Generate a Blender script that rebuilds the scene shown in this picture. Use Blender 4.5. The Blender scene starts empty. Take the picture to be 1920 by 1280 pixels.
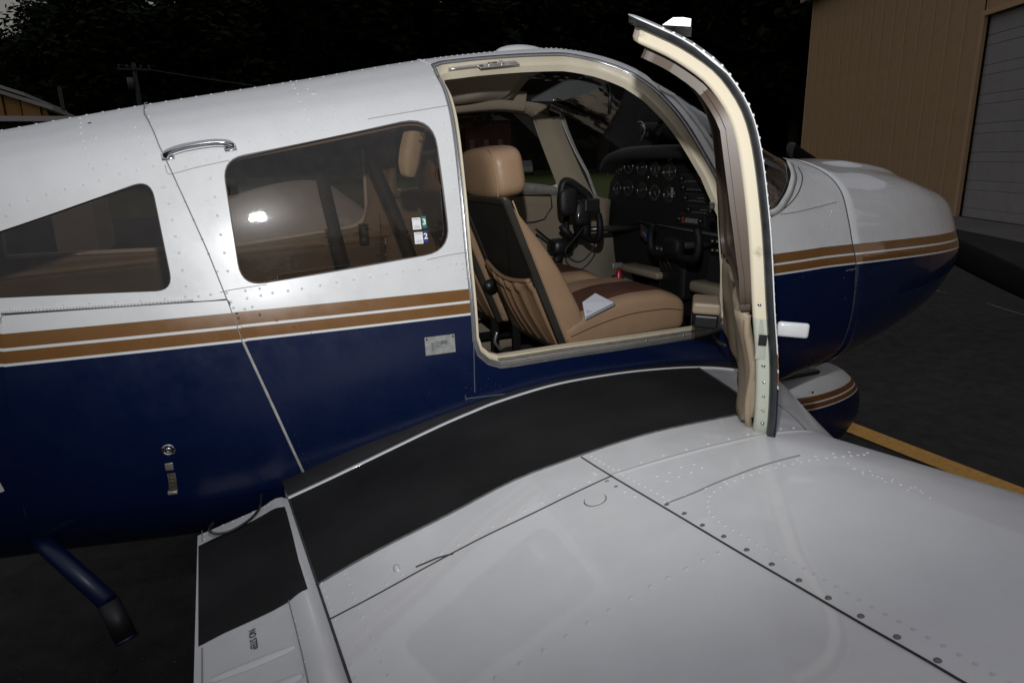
import bpy, bmesh, math, random
import numpy as np
from mathutils import Vector, Matrix
from mathutils.bvhtree import BVHTree
from mathutils.geometry import delaunay_2d_cdt
random.seed(7)
SC = bpy.context.scene
COL = SC.collection
R = math.radians

# ------------------------------------------------------------------ camera
CAM = Vector((0.0, -2.36, 1.70)); FPX = 1280.0
PITCH, ROLL, YAW = 15.0, 1.2, 24.0
_y, _p, _r = R(YAW), R(PITCH), R(ROLL)
FWD = Vector((math.sin(_y)*math.cos(_p), math.cos(_y)*math.cos(_p), -math.sin(_p)))
RT0 = Vector((math.cos(_y), -math.sin(_y), 0)); UP0 = RT0.cross(FWD)
RT = RT0*math.cos(_r) - UP0*math.sin(_r); UP = UP0*math.cos(_r) + RT0*math.sin(_r)
cd = bpy.data.cameras.new('camera'); cam = bpy.data.objects.new('camera', cd); COL.objects.link(cam)
cam.matrix_world = Matrix(((RT.x, UP.x, -FWD.x, CAM.x), (RT.y, UP.y, -FWD.y, CAM.y), (RT.z, UP.z, -FWD.z, CAM.z), (0, 0, 0, 1)))
cd.sensor_width = 36; cd.lens = 24; cd.clip_start = 0.02; cd.clip_end = 2000
SC.camera = cam

# ------------------------------------------------------------------ dusk sky
SUN_EL, SUN_AZ = 1.0, 125.0
w = bpy.data.worlds.new('World'); SC.world = w; w.use_nodes = True
nt = w.node_tree; nt.nodes.clear()
out = nt.nodes.new('ShaderNodeOutputWorld'); bg = nt.nodes.new('ShaderNodeBackground')
sky = nt.nodes.new('ShaderNodeTexSky'); sky.sky_type = 'NISHITA'; sky.sun_disc = False
sky.sun_elevation = R(SUN_EL); sky.sun_rotation = R(SUN_AZ); sky.air_density = 1.0; sky.dust_density = 2.0
tc = nt.nodes.new('ShaderNodeTexCoord'); nz = nt.nodes.new('ShaderNodeTexNoise'); nz.inputs['Scale'].default_value = 3.0
nz.inputs['Detail'].default_value = 6
mp = nt.nodes.new('ShaderNodeMapping'); mp.inputs['Scale'].default_value = (1, 1, 3)
rp = nt.nodes.new('ShaderNodeValToRGB')
rp.color_ramp.elements[0].position = .3; rp.color_ramp.elements[0].color = (1.00, 1.02, 1.15, 1)
rp.color_ramp.elements[1].position = .7; rp.color_ramp.elements[1].color = (1.32, 1.20, 1.24, 1)
mx = nt.nodes.new('ShaderNodeMix'); mx.data_type = 'RGBA'; mx.inputs['Factor'].default_value = .60
nt.links.new(tc.outputs['Generated'], mp.inputs['Vector']); nt.links.new(mp.outputs[0], nz.inputs['Vector'])
nt.links.new(nz.outputs['Fac'], rp.inputs['Fac'])
nt.links.new(sky.outputs[0], mx.inputs['A']); nt.links.new(rp.outputs[0], mx.inputs['B'])
# overcast: the zenith is about three times as bright as the horizon
sz = nt.nodes.new('ShaderNodeSeparateXYZ'); nt.links.new(tc.outputs['Generated'], sz.inputs[0])
mr = nt.nodes.new('ShaderNodeMapRange'); mr.inputs['From Min'].default_value = 0; mr.inputs['From Max'].default_value = 1; mr.inputs['To Min'].default_value = .75; mr.inputs['To Max'].default_value = 3.0
nt.links.new(sz.outputs['Z'], mr.inputs['Value'])
vm = nt.nodes.new('ShaderNodeVectorMath'); vm.operation = 'SCALE'; nt.links.new(mx.outputs['Result'], vm.inputs[0]); nt.links.new(mr.outputs[0], vm.inputs['Scale'])
nt.links.new(vm.outputs[0], bg.inputs['Color']); bg.inputs['Strength'].default_value = 0.15
nt.links.new(bg.outputs[0], out.inputs['Surface'])
sl = bpy.data.lights.new('sun', 'SUN'); sl.energy = .03; sl.angle = R(12); sl.color = (1, .72, .55)
so = bpy.data.objects.new('sun', sl); COL.objects.link(so)
_sd = Vector((math.sin(R(SUN_AZ))*math.cos(R(4)), math.cos(R(SUN_AZ))*math.cos(R(4)), math.sin(R(4))))
so.rotation_euler = _sd.to_track_quat('Z', 'Y').to_euler(); so.location = (0, 0, 30)
# the photographer's flash gun, on the hot shoe above the lens (the picture is plainly lit by it)
fl = bpy.data.lights.new('camera_flash', 'SPOT'); fl.energy = 116; fl.spot_size = R(124); fl.spot_blend = 1.0
fl.shadow_soft_size = .018; fl.color = (.965, .985, 1.0)
fo = bpy.data.objects.new('camera_flash', fl); COL.objects.link(fo)
FAIM = (FWD + UP*.31).normalized(); _fu = RT.cross(FAIM) * 1.0; _fl = CAM + UP*.34 + FWD*.02 - RT*.02
fo.matrix_world = Matrix(((RT.x, _fu.x, -FAIM.x, _fl.x), (RT.y, _fu.y, -FAIM.y, _fl.y), (RT.z, _fu.z, -FAIM.z, _fl.z), (0, 0, 0, 1))) @ Matrix.Diagonal((1.02, 1, 1, 1))
vs = SC.view_settings; vs.view_transform = 'Standard'; vs.look = 'None'; vs.exposure = 0; vs.gamma = 1
SC.render.engine = 'CYCLES'; SC.cycles.max_bounces = 8; SC.cycles.transparent_max_bounces = 16
SC.cycles.sample_clamp_indirect = 4

# ------------------------------------------------------------------ pixels to points
def ray(px, py):
    return RT*((px-960)/FPX) - UP*((py-640)/FPX) + FWD
def hit(px, py, ax, val):
    d = ray(px, py); t = (val-CAM[ax])/d[ax]; return CAM + d*t

# ------------------------------------------------------------------ materials
MATS = {}
def mat(name, col, rough=.5, metal=0, spec=.5, coat=0, noise=0, nscale=8, bump=0, bscale=60, emit=None, dirt=None):
    if name in MATS: return MATS[name]
    m = bpy.data.materials.new(name); m.use_nodes = True; MATS[name] = m
    t = m.node_tree; b = t.nodes['Principled BSDF']
    b.inputs['Base Color'].default_value = (*col, 1); b.inputs['Roughness'].default_value = rough
    b.inputs['Metallic'].default_value = metal; b.inputs['Specular IOR Level'].default_value = spec
    b.inputs['Coat Weight'].default_value = coat; b.inputs['Coat Roughness'].default_value = .04; b.inputs['Coat IOR'].default_value = 1.65
    c = t.nodes.new('ShaderNodeTexCoord')
    if noise:
        n = t.nodes.new('ShaderNodeTexNoise'); n.inputs['Scale'].default_value = nscale; n.inputs['Detail'].default_value = 6
        t.links.new(c.outputs['Object'], n.inputs['Vector'])
        r = t.nodes.new('ShaderNodeMapRange'); r.inputs['To Min'].default_value = 1-noise; r.inputs['To Max'].default_value = 1+noise
        r.inputs['From Min'].default_value = .25; r.inputs['From Max'].default_value = .75
        t.links.new(n.outputs['Fac'], r.inputs['Value'])
        v = t.nodes.new('ShaderNodeVectorMath'); v.operation = 'SCALE'; v.inputs[0].default_value = col
        t.links.new(r.outputs[0], v.inputs['Scale']); t.links.new(v.outputs[0], b.inputs['Base Color'])
    if bump:
        n = t.nodes.new('ShaderNodeTexNoise'); n.inputs['Scale'].default_value = bscale; n.inputs['Detail'].default_value = 4
        t.links.new(c.outputs['Object'], n.inputs['Vector'])
        bp = t.nodes.new('ShaderNodeBump'); bp.inputs['Strength'].default_value = bump; bp.inputs['Distance'].default_value = .004
        t.links.new(n.outputs['Fac'], bp.inputs['Height']); t.links.new(bp.outputs[0], b.inputs['Normal'])
    if emit:
        b.inputs['Emission Color'].default_value = (*emit[0], 1); b.inputs['Emission Strength'].default_value = emit[1]
    return m

WHITE = (.70, .70, .70)
def paint(name, bands=None, white=WHITE, wav=.50, coat=.0, r0=.22):
    """glossy aircraft paint; bands = (a, b, c, x1, list of (dz, colour)): stripes along z = a + bX + c*max(0,X-x1)"""
    m = mat(name, white, .22, spec=.5, coat=coat)
    t = m.node_tree; b = t.nodes['Principled BSDF']; N = t.nodes.new; L = t.links.new
    c = N('ShaderNodeTexCoord')
    # sheet metal is never quite flat
    n = N('ShaderNodeTexNoise'); n.inputs['Scale'].default_value = 3.2; n.inputs['Detail'].default_value = 1.5
    L(c.outputs['Object'], n.inputs['Vector'])
    bp = N('ShaderNodeBump'); bp.inputs['Strength'].default_value = wav; bp.inputs['Distance'].default_value = .006
    L(n.outputs['Fac'], bp.inputs['Height']); L(bp.outputs[0], b.inputs['Normal']); L(bp.outputs[0], b.inputs['Coat Normal'])
    # fine dust and wear
    n2 = N('ShaderNodeTexNoise'); n2.inputs['Scale'].default_value = 14; n2.inputs['Detail'].default_value = 9; n2.inputs['Roughness'].default_value = .65
    L(c.outputs['Object'], n2.inputs['Vector'])
    r = N('ShaderNodeMapRange'); r.inputs['From Min'].default_value = .3; r.inputs['From Max'].default_value = .7
    r.inputs['To Min'].default_value = .955; r.inputs['To Max'].default_value = 1.02; L(n2.outputs['Fac'], r.inputs['Value'])
    r2 = N('ShaderNodeMapRange'); r2.inputs['From Min'].default_value = .3; r2.inputs['From Max'].default_value = .7
    r2.inputs['To Min'].default_value = r0; r2.inputs['To Max'].default_value = r0+.14; L(n2.outputs['Fac'], r2.inputs['Value'])
    L(r2.outputs[0], b.inputs['Roughness'])
    sc = N('ShaderNodeVectorMath'); sc.operation = 'SCALE'; L(r.outputs[0], sc.inputs['Scale'])
    if bands:
        a, bb, cc, x1, lst = bands
        s = N('ShaderNodeSeparateXYZ'); L(c.outputs['Object'], s.inputs[0])
        def M(op, p, q=None):
            k = N('ShaderNodeMath'); k.operation = op
            for i, v in enumerate((p, q)):
                if v is None: continue
                if isinstance(v, (int, float)): k.inputs[i].default_value = v
                else: L(v, k.inputs[i])
            return k.outputs[0]
        lin = M('ADD', M('MULTIPLY', s.outputs['X'], bb), a)
        ex = M('MULTIPLY', M('MAXIMUM', M('SUBTRACT', s.outputs['X'], x1), 0.0), cc)
        v = M('SUBTRACT', s.outputs['Z'], M('ADD', lin, ex))
        cur = None
        for dz, colr in lst:
            g = M('LESS_THAN', v, dz)
            k = N('ShaderNodeMix'); k.data_type = 'RGBA'; L(g, k.inputs['Factor'])
            if cur is None: k.inputs['A'].default_value = (*white, 1)
            else: L(cur, k.inputs['A'])
            k.inputs['B'].default_value = (*colr, 1); cur = k.outputs['Result']
        L(cur, sc.inputs[0])
    else: sc.inputs[0].default_value = white
    L(sc.outputs[0], b.inputs['Base Color'])
    return m
GOLD = (.185, .084, .024); BLUE = (.0018, .0080, .042); 
def glass(name, tint=(.35, .31, .27), ior=1.5, haze=.05, mul=1.6):
    m = bpy.data.materials.new(name); m.use_nodes = True; MATS[name] = m
    t = m.node_tree; t.nodes.clear(); N = t.nodes.new; L = t.links.new
    o = N('ShaderNodeOutputMaterial'); tr = N('ShaderNodeBsdfTransparent'); tr.inputs[0].default_value = (*tint, 1)
    gl = N('ShaderNodeBsdfGlossy'); gl.inputs['Roughness'].default_value = .024; gl.inputs['Color'].default_value = (1, 1, 1, 1)
    fr = N('ShaderNodeFresnel'); fr.inputs['IOR'].default_value = ior
    mu = N('ShaderNodeMath'); mu.operation = 'MULTIPLY'; mu.inputs[1].default_value = mul
    hz = N('ShaderNodeBsdfDiffuse'); hz.inputs[0].default_value = (.35, .31, .28, 1)
    c = N('ShaderNodeTexCoord'); n = N('ShaderNodeTexNoise'); n.inputs['Scale'].default_value = 30; n.inputs['Detail'].default_value = 8
    L(c.outputs['Object'], n.inputs['Vector'])
    rr = N('ShaderNodeMapRange'); rr.inputs['To Min'].default_value = .01; rr.inputs['To Max'].default_value = haze; L(n.outputs['Fac'], rr.inputs['Value'])
    mix0 = N('ShaderNodeMixShader'); L(rr.outputs[0], mix0.inputs[0]); L(tr.outputs[0], mix0.inputs[1]); L(hz.outputs[0], mix0.inputs[2])
    L(fr.outputs[0], mu.inputs[0]); mix = N('ShaderNodeMixShader'); L(mu.outputs[0], mix.inputs[0]); L(mix0.outputs[0], mix.inputs[1]); L(gl.outputs[0], mix.inputs[2])
    g2 = N('ShaderNodeBsdfGlossy'); g2.inputs['Roughness'].default_value = .22; mix2 = N('ShaderNodeMixShader'); mix2.inputs[0].default_value = .004
    n3 = N('ShaderNodeTexNoise'); n3.inputs['Scale'].default_value = 22; n3.inputs['Detail'].default_value = 5; L(c.outputs['Object'], n3.inputs['Vector'])
    b3 = N('ShaderNodeBump'); b3.inputs['Strength'].default_value = .16; b3.inputs['Distance'].default_value = .004; L(n3.outputs['Fac'], b3.inputs['Height']); L(b3.outputs[0], gl.inputs['Normal'])
    L(mix.outputs[0], mix2.inputs[1]); L(g2.outputs[0], mix2.inputs[2]); L(mix2.outputs[0], o.inputs['Surface'])
    return m

# ------------------------------------------------------------------ object helpers
def obj(name, verts, faces, m, parent=None, smooth=True, label=None, kind=None):
    me = bpy.data.meshes.new(name); me.from_pydata([tuple(v) for v in verts], [], [tuple(f) for f in faces]); me.validate()
    if smooth: me.polygons.foreach_set('use_smooth', [True]*len(me.polygons))
    o = bpy.data.objects.new(name, me); COL.objects.link(o)
    if m is not None: me.materials.append(m)
    if parent is not None:
        o.parent = parent; o.matrix_parent_inverse = MW[parent.name].inverted() if parent.name in MW else Matrix.Identity(4)
    if label: o['label'] = label
    if kind: o['kind'] = kind
    return o
MW = {}
def thing(name, label, cat, loc=(0, 0, 0), group=None):
    o = bpy.data.objects.new(name, None); COL.objects.link(o); o.location = loc; o.empty_display_size = .1
    o['label'] = label; o['category'] = cat
    if group: o['group'] = group
    MW[o.name] = Matrix.Translation(loc)
    return o
def tag(o, label, cat, group=None):
    o['label'] = label; o['category'] = cat
    if group: o['group'] = group
    return o
class MB:
    def __init__(s): s.v = []; s.f = []
    def add(s, vs, fs, M=None):
        b = len(s.v); s.v += [(M @ Vector(v)) if M is not None else Vector(v) for v in vs]; s.f += [tuple(i+b for i in f) for f in fs]; return s
    def box(s, c, d, M=None, bev=0):
        x, y, z = (k/2 for k in d)
        if bev <= 0:
            v = [(c[0]+a*x, c[1]+b*y, c[2]+e*z) for a in (-1, 1) for b in (-1, 1) for e in (-1, 1)]
            f = [(0, 1, 3, 2), (4, 6, 7, 5), (0, 4, 5, 1), (2, 3, 7, 6), (0, 2, 6, 4), (1, 5, 7, 3)]
            return s.add(v, f, M)
        # chamfered box
        v = []; f = []; bev = min(bev, x*.95, y*.95, z*.95)
        bm = bmesh.new(); bmesh.ops.create_cube(bm, size=1)
        for q in bm.verts: q.co = Vector((q.co.x*2*x, q.co.y*2*y, q.co.z*2*z)) + Vector(c)
        bmesh.ops.bevel(bm, geom=bm.edges[:], offset=bev, segments=2, profile=.5, affect='EDGES')
        bm.verts.index_update(); v = [q.co.copy() for q in bm.verts]; f = [[q.index for q in p.verts] for p in bm.faces]; bm.free()
        return s.add(v, f, M)
    def tube(s, pts, r, n=8, cap=True, flat=1.0):
        pts = [Vector(p) for p in pts]; b = len(s.v); up = None; k = len(pts)
        for i, p in enumerate(pts):
            d = (pts[min(i+1, k-1)] - pts[max(i-1, 0)]).normalized()
            if up is None: up = Vector((0, 0, 1)) if abs(d.z) < .9 else Vector((1, 0, 0))
            a = (up - d*up.dot(d)).normalized(); c = d.cross(a); up = a
            rr = r[i] if isinstance(r, (list, tuple)) else r
            for j in range(n):
                t = 2*math.pi*j/n; s.v.append(p + a*rr*math.cos(t)*flat + c*rr*math.sin(t))
        for i in range(k-1):
            for j in range(n):
                j2 = (j+1) % n; s.f.append((b+i*n+j, b+i*n+j2, b+(i+1)*n+j2, b+(i+1)*n+j))
        if cap: s.f.append(tuple(b+j for j in reversed(range(n)))); s.f.append(tuple(b+(k-1)*n+j for j in range(n)))
        return s
    def ell(s, c, d, e=1.0, e2=1.0, M=None, nu=24, nv=14):
        """superellipsoid"""
        def pw(v, p): return math.copysign(abs(v)**p, v)
        v = []; f = []
        for i in range(nv+1):
            ph = -math.pi/2 + math.pi*i/nv
            for j in range(nu):
                th = 2*math.pi*j/nu
                v.append((c[0]+d[0]*pw(math.cos(ph), e)*pw(math.cos(th), e2), c[1]+d[1]*pw(math.cos(ph), e)*pw(math.sin(th), e2), c[2]+d[2]*pw(math.sin(ph), e)))
        for i in range(nv):
            for j in range(nu): f.append((i*nu+j, i*nu+(j+1) % nu, (i+1)*nu+(j+1) % nu, (i+1)*nu+j))
        return s.add(v, f, M)
    def disc(s, c, nrm, r, h, n=16, r2=None):
        c = Vector(c); nrm = Vector(nrm).normalized(); a = nrm.orthogonal().normalized(); d = nrm.cross(a); r2 = r if r2 is None else r2
        v = [c + a*r*math.cos(2*math.pi*j/n) + d*r*math.sin(2*math.pi*j/n) for j in range(n)] + [c + nrm*h + a*r2*math.cos(2*math.pi*j/n) + d*r2*math.sin(2*math.pi*j/n) for j in range(n)]
        f = [(j, (j+1) % n, n+(j+1) % n, n+j) for j in range(n)] + [tuple(range(n, 2*n)), tuple(reversed(range(n)))]
        return s.add(v, f)
    def grid(s, P):
        b = len(s.v); n = len(P); m = len(P[0])
        for r_ in P: s.v += [Vector(p) for p in r_]
        for i in range(n-1):
            for j in range(m-1): s.f.append((b+i*m+j, b+i*m+j+1, b+(i+1)*m+j+1, b+(i+1)*m+j))
        return s
    def parts(s, name, m, parent=None, smooth=False, **k):
        # one object per loose piece
        pa = list(range(len(s.v)))
        def fd(i):
            while pa[i] != i: pa[i] = pa[pa[i]]; i = pa[i]
            return i
        for f in s.f:
            for q in f[1:]: pa[fd(q)] = fd(f[0])
        grp = {}
        for f in s.f: grp.setdefault(fd(f[0]), []).append(f)
        o = None
        for r_, fs in grp.items():
            ids = sorted({i for f in fs for i in f}); mp_ = {i: j for j, i in enumerate(ids)}
            o = obj(name, [s.v[i] for i in ids], [tuple(mp_[i] for i in f) for f in fs], m, parent, smooth, **k)
        return o
    def build(s, name, m, parent=None, smooth=False, **k): 
        o = obj(name, s.v, s.f, m, parent, smooth, **k)
        return o
def autosmooth(o, deg=35):
    me = o.data
    me.polygons.foreach_set('use_smooth', [True]*len(me.polygons))
    me.set_sharp_from_angle(angle=R(deg)); return o
def rounded(pts, r, n=6, closed=True):
    """round the corners of a polyline; r number or list"""
    out = []; N = len(pts)
    for i, p in enumerate(pts):
        rr = r[i] if isinstance(r, (list, tuple)) else r
        if rr <= 0 or (not closed and i in (0, N-1)): out.append(tuple(p)); continue
        P = Vector(p[:2]); A = Vector(pts[i-1][:2]); B = Vector(pts[(i+1) % N][:2])
        da = (A-P); db = (B-P); la = min(rr, da.length*.5); lb = min(rr, db.length*.5)
        a = P + da.normalized()*la; b = P + db.normalized()*lb
        for k in range(n+1):
            t = k/n; q = a*(1-t)**2 + P*2*t*(1-t) + b*t*t; out.append((q.x, q.y))
    return out
def crv(pts, n=8, closed=False):
    """Catmull-Rom through points of any dimension"""
    P = [np.array(p, float) for p in pts]; N = len(P); out = []
    rng = range(N if closed else N-1)
    for i in rng:
        if closed: p0, p1, p2, p3 = P[i-1], P[i], P[(i+1) % N], P[(i+2) % N]
        else: p0, p1, p2, p3 = P[max(i-1, 0)], P[i], P[i+1], P[min(i+2, N-1)]
        for k in range(n):
            t = k/n; out.append(.5*((2*p1)+(-p0+p2)*t+(2*p0-5*p1+4*p2-p3)*t*t+(-p0+3*p1-3*p2+p3)*t**3))
    if not closed: out.append(P[-1])
    return [tuple(q) for q in out]
def inpoly(x, y, poly):
    ins = False; n = len(poly); j = n-1
    for i in range(n):
        xi, yi = poly[i]; xj, yj = poly[j]
        if (yi > y) != (yj > y) and x < (xj-xi)*(y-yi)/(yj-yi)+xi: ins = not ins
        j = i
    return ins

# ------------------------------------------------------------------ the hull surface
SEC = np.array([(0, .70), (.30, .70), (.42, .73), (.53, .84), (.574, .98), (.583, 1.13), (.572, 1.29), (.547, 1.44), (.514, 1.63), (.47, 1.80), (.413, 1.89), (.349, 1.94), (.279, 1.975), (.17, 2.012), (0, 2.03)])
_f = crv([tuple(p) for p in SEC], 24)
_f = np.array(_f); _d = np.r_[0, np.cumsum(np.hypot(*np.diff(_f, axis=0).T))]; UMAX = float(_d[-1])
def sec(u):
    u = min(max(u, 0), UMAX); return float(np.interp(u, _d, _f[:, 0])), float(np.interp(u, _d, _f[:, 1]))
#        X     w    zt    zb
ST = [(-2.2, .46, 1.46, .90), (-1.2, .72, 1.655, .74), (-.8, .81, 1.735, .70), (-.45, .88, 1.805, .68), (-.11, .935, 1.872, .655), (.32, .98, 1.948, .65), (.72, 1.0, 2.022, .66), (1.06, 1.0, 2.065, .68),
      (1.22, 1.0, 2.07, .69), (1.4, .99, 2.04, .70), (1.6, .98, 1.96, .72), (1.93, .95, 1.80, .76), (2.15, .91, 1.71, .79), (2.4, .88, 1.668, .83), (2.65, .84, 1.645, .90), (2.85, .79, 1.615, .98), (2.98, .73, 1.58, 1.06), (3.08, .66, 1.555, 1.13), (3.16, .57, 1.53, 1.18), (3.21, .47, 1.50, 1.21), (3.235, .34, 1.46, 1.24)]
_S = np.array(crv(ST, 12))
XMIN, XMAX = ST[0][0], ST[-1][0]
def st(X):
    return [float(np.interp(X, _S[:, 0], _S[:, k])) for k in (1, 2, 3)]
def hull(X, u, side=-1, off=0.0):
    wf, zt, zb = st(X); y, z = sec(u)
    # forward of the cabin the shoulders round off
    q = min(max((X-1.5)/.9, 0), 1)
    if z >= 1.29:
        h = (z-1.29)/.74; 
        if q > 0: h = h + q*(-.10*math.sin(math.pi*h)); 
        zz = 1.29 + h*(zt-1.29)
    else:
        zz = zb + (z-.70)*(1.29-zb)/.59
    yy = y*wf
    if off:
        e = .01
        a = Vector(hull(X+e, u, side)) - Vector(hull(X-e, u, side)); b = Vector(hull(X, min(u+e, UMAX), side)) - Vector(hull(X, max(u-e, 0), side))
        n = a.cross(b)*(-side*-1)
        n.normalize()
        P = Vector((X, side*yy, zz))
        if n.dot(P - Vector((X, 0, 1.3))) < 0: n = -n
        return P + n*off
    return Vector((X, side*yy, zz))
def hnorm(X, u, side=-1):
    return (hull(X, u, side, .01) - hull(X, u, side)).normalized()
_xs = np.linspace(XMIN, XMAX, 260); _us = np.linspace(0, UMAX, 150)
_v = []; _fc = []
for i, X in enumerate(_xs):
    for u in _us: _v.append(hull(float(X), float(u)))
for i in range(len(_xs)-1):
    for j in range(len(_us)-1):
        a = i*len(_us)+j; _fc.append((a, a+1, a+len(_us)+1, a+len(_us)))
HB = BVHTree.FromPolygons(_v, _fc)
def h2u(p):
    X = p[0]; best = None
    for u in _us:
        q = hull(X, float(u)); d = (abs(q.y)-abs(p[1]))**2 + (q.z-p[2])**2
        if best is None or d < best[0]: best = (d, float(u))
    lo, hi = best[1]-UMAX/149, best[1]+UMAX/149
    for k in range(12):
        a, b = lo+(hi-lo)/3, hi-(hi-lo)/3
        fa, fb = [((abs(hull(X, t).y)-abs(p[1]))**2 + (hull(X, t).z-p[2])**2) for t in (a, b)]
        if fa < fb: hi = b
        else: lo = a
    return (lo+hi)/2
def px2h(px, py):
    """pixel of the photograph -> (X, u) on the starboard hull"""
    d = ray(px, py).normalized()
    loc, nr, ix, ds = HB.ray_cast(CAM, d)
    if loc is None:
        best = None
        for k in range(80, 320):
            p = CAM + d*(k*.02)
            l, n_, i_, dd = HB.find_nearest(p)
            if best is None or dd < best[0]: best = (dd, l)
        loc = best[1]
    return (loc.x, h2u(loc))
def U(z, X=1.0):   # height -> u on the side
    lo, hi = 0.3, UMAX
    for k in range(30):
        m_ = (lo+hi)/2
        if hull(X, m_).z < z: lo = m_
        else: hi = m_
    return (lo+hi)/2
def dens(poly, step):
    o = []
    for i, p in enumerate(poly):
        q = poly[(i+1) % len(poly)]; L_ = math.hypot(q[0]-p[0], q[1]-p[1]); n = max(1, int(math.ceil(L_/step)))
        for k in range(n): o.append((p[0]+(q[0]-p[0])*k/n, p[1]+(q[1]-p[1])*k/n))
    return o
def inset(poly, d):
    """offset a closed polygon inwards by d"""
    n = len(poly); A = sum(poly[i][0]*poly[(i+1) % n][1]-poly[(i+1) % n][0]*poly[i][1] for i in range(n)); sg = 1 if A > 0 else -1
    o = []
    for i in range(n):
        a = Vector(poly[i-1]); p = Vector(poly[i]); b = Vector(poly[(i+1) % n])
        t = ((p-a).normalized() + (b-p).normalized())
        if t.length < 1e-6: t = b-p
        t.normalize(); nn = Vector((-t.y, t.x))*sg
        o.append((p.x+nn.x*d, p.y+nn.y*d))
    return o
def tri(outer, holes=(), step=.03):
    polys = [dens(outer, step)] + [dens(h, step*.8) for h in holes]
    V = []; E = []
    for pl in polys:
        b = len(V); V += pl; E += [(b+i, b+(i+1) % len(pl)) for i in range(len(pl))]
    x0 = min(p[0] for p in outer); x1 = max(p[0] for p in outer); y0 = min(p[1] for p in outer); y1 = max(p[1] for p in outer)
    bd = np.array(V)
    nx = int((x1-x0)/step); ny = int((y1-y0)/step)
    for i in range(1, nx+1):
        for j in range(1, ny+1):
            x = x0+i*step; y = y0+j*step
            if not inpoly(x, y, polys[0]) or any(inpoly(x, y, h) for h in polys[1:]): continue
            if np.min((bd[:, 0]-x)**2+(bd[:, 1]-y)**2) < (step*.45)**2: continue
            V.append((x, y))
    vo, eo, fo_, *_r = delaunay_2d_cdt([Vector(v) for v in V], E, [], 0, 1e-6)
    F = []
    for f in fo_:
        cx = sum(vo[i].x for i in f)/len(f); cy = sum(vo[i].y for i in f)/len(f)
        if inpoly(cx, cy, polys[0]) and not any(inpoly(cx, cy, h) for h in polys[1:]): F.append(tuple(f))
    return [(v.x, v.y) for v in vo], F
def patch(name, outer, holes, m, parent, sides=(-1,), off=0, step=.03, thick=0, fn=None, smooth=True, **k):
    v2, F = tri(outer, holes, step); mb = MB()
    fn = fn or hull
    for s in sides:
        vs_ = [fn(x, u, s, off) for x, u in v2]
        # orient outwards
        f0 = F[len(F)//2]; n = (vs_[f0[1]]-vs_[f0[0]]).cross(vs_[f0[2]]-vs_[f0[0]])
        ref = fn(*v2[f0[0]], s, off+.01) - fn(*v2[f0[0]], s, off)
        mb.add(vs_, F if n.dot(ref) > 0 else [tuple(reversed(f)) for f in F])
    o = mb.build(name, m, parent, smooth, **k)
    if smooth and not thick and fn is hull:
        ns = []
        for s in sides: ns += [tuple(hnorm(x, u, s)) for x, u in v2]
        if len(ns) == len(o.data.vertices): o.data.normals_split_custom_set_from_vertices(ns)
    if thick:
        md = o.modifiers.new('t', 'SOLIDIFY'); md.thickness = thick; md.offset = -1
    return o
def ribbon(mb, line, wd, off, fn=None, side=-1, closed=False, h=0.0015):
    """a thin raised strip along a line of (X,u)"""
    fn = fn or hull; n = len(line); rows = []
    for i in range(n):
        a = Vector(line[(i-1) % n] if closed else line[max(i-1, 0)]); b = Vector(line[(i+1) % n] if closed else line[min(i+1, n-1)])
        t = (b-a).normalized(); nn = Vector((-t.y, t.x)); p = Vector(line[i]); l = p+nn*wd/2; r_ = p-nn*wd/2
        rows.append([fn(l.x, l.y, side, off-.001), fn(l.x, l.y, side, off+h), fn(r_.x, r_.y, side, off+h), fn(r_.x, r_.y, side, off-.001)])
    if closed: rows.append(rows[0])
    mb.grid(rows); return mb
def pxline(pts, n=6, curve=True, fn=None):
    P = crv(pts, n) if curve and len(pts) > 2 else [tuple(np.array(pts[0])+(np.array(pts[-1])-np.array(pts[0]))*k/(n*2)) for k in range(n*2+1)]
    return [(fn or px2h)(*p) for p in P]
def rivet(mb, p, n, r=.0032, h=.0021):
    r *= 1.12
    p = Vector(p); n = Vector(n).normalized(); a = n.orthogonal().normalized(); d = n.cross(a); b = len(mb.v); k = 8
    for rr, hh in ((r, -.0004), (r*.72, h*.7)):
        for j in range(k): mb.v.append(p + n*hh + a*rr*math.cos(2*math.pi*j/k) + d*rr*math.sin(2*math.pi*j/k))
    mb.v.append(p+n*h)
    for j in range(k):
        j2 = (j+1) % k; mb.f.append((b+j, b+j2, b+k+j2, b+k+j)); mb.f.append((b+k+j, b+k+j2, b+2*k))
# ================================================================== THE AIRPLANE
plane = thing('light_airplane', 'white, gold striped and dark blue low-wing airplane with its cabin door standing open', 'airplane', (1.0, 0, 0))
BANDS = (1.3395, .0075, -.018, 2.1, [(0, GOLD), (-.0325, WHITE), (-.0395, GOLD), (-.068, WHITE), (-.0745, BLUE)])
P_FUS = paint('fuselage_paint', BANDS)
P_COWL = paint('cowling_paint', BANDS, coat=1.0, wav=.35)
P_WHITE = paint('white_paint', None, wav=.40, coat=.42, r0=.30)
P_BLUE = paint('blue_paint', None, white=BLUE, r0=.3)
M_GLASS = glass('smoked_window', (.66, .57, .48))
M_WS = glass('windscreen_glass', (.80, .80, .78), haze=.16)  # extra diffuse haze imitates the sky reflected in the pane
M_WS2 = glass('clear_window', (.80, .80, .78), haze=.01, mul=.6)
M_CREAM = mat('cream_trim', (.66, .585, .445), .42, noise=.07, nscale=9)
M_ALU = mat('aluminium', (.55, .55, .56), .3, metal=.85, noise=.12, nscale=30)
M_CHROME = mat('chrome', (.8, .8, .82), .08, metal=1)
M_SEAM = mat('seam_gap', (.05, .045, .04), .8, noise=.4, nscale=40)
M_SEAML = mat('seam_chipped', (.40, .39, .37), .6, noise=.35, nscale=30)
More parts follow.
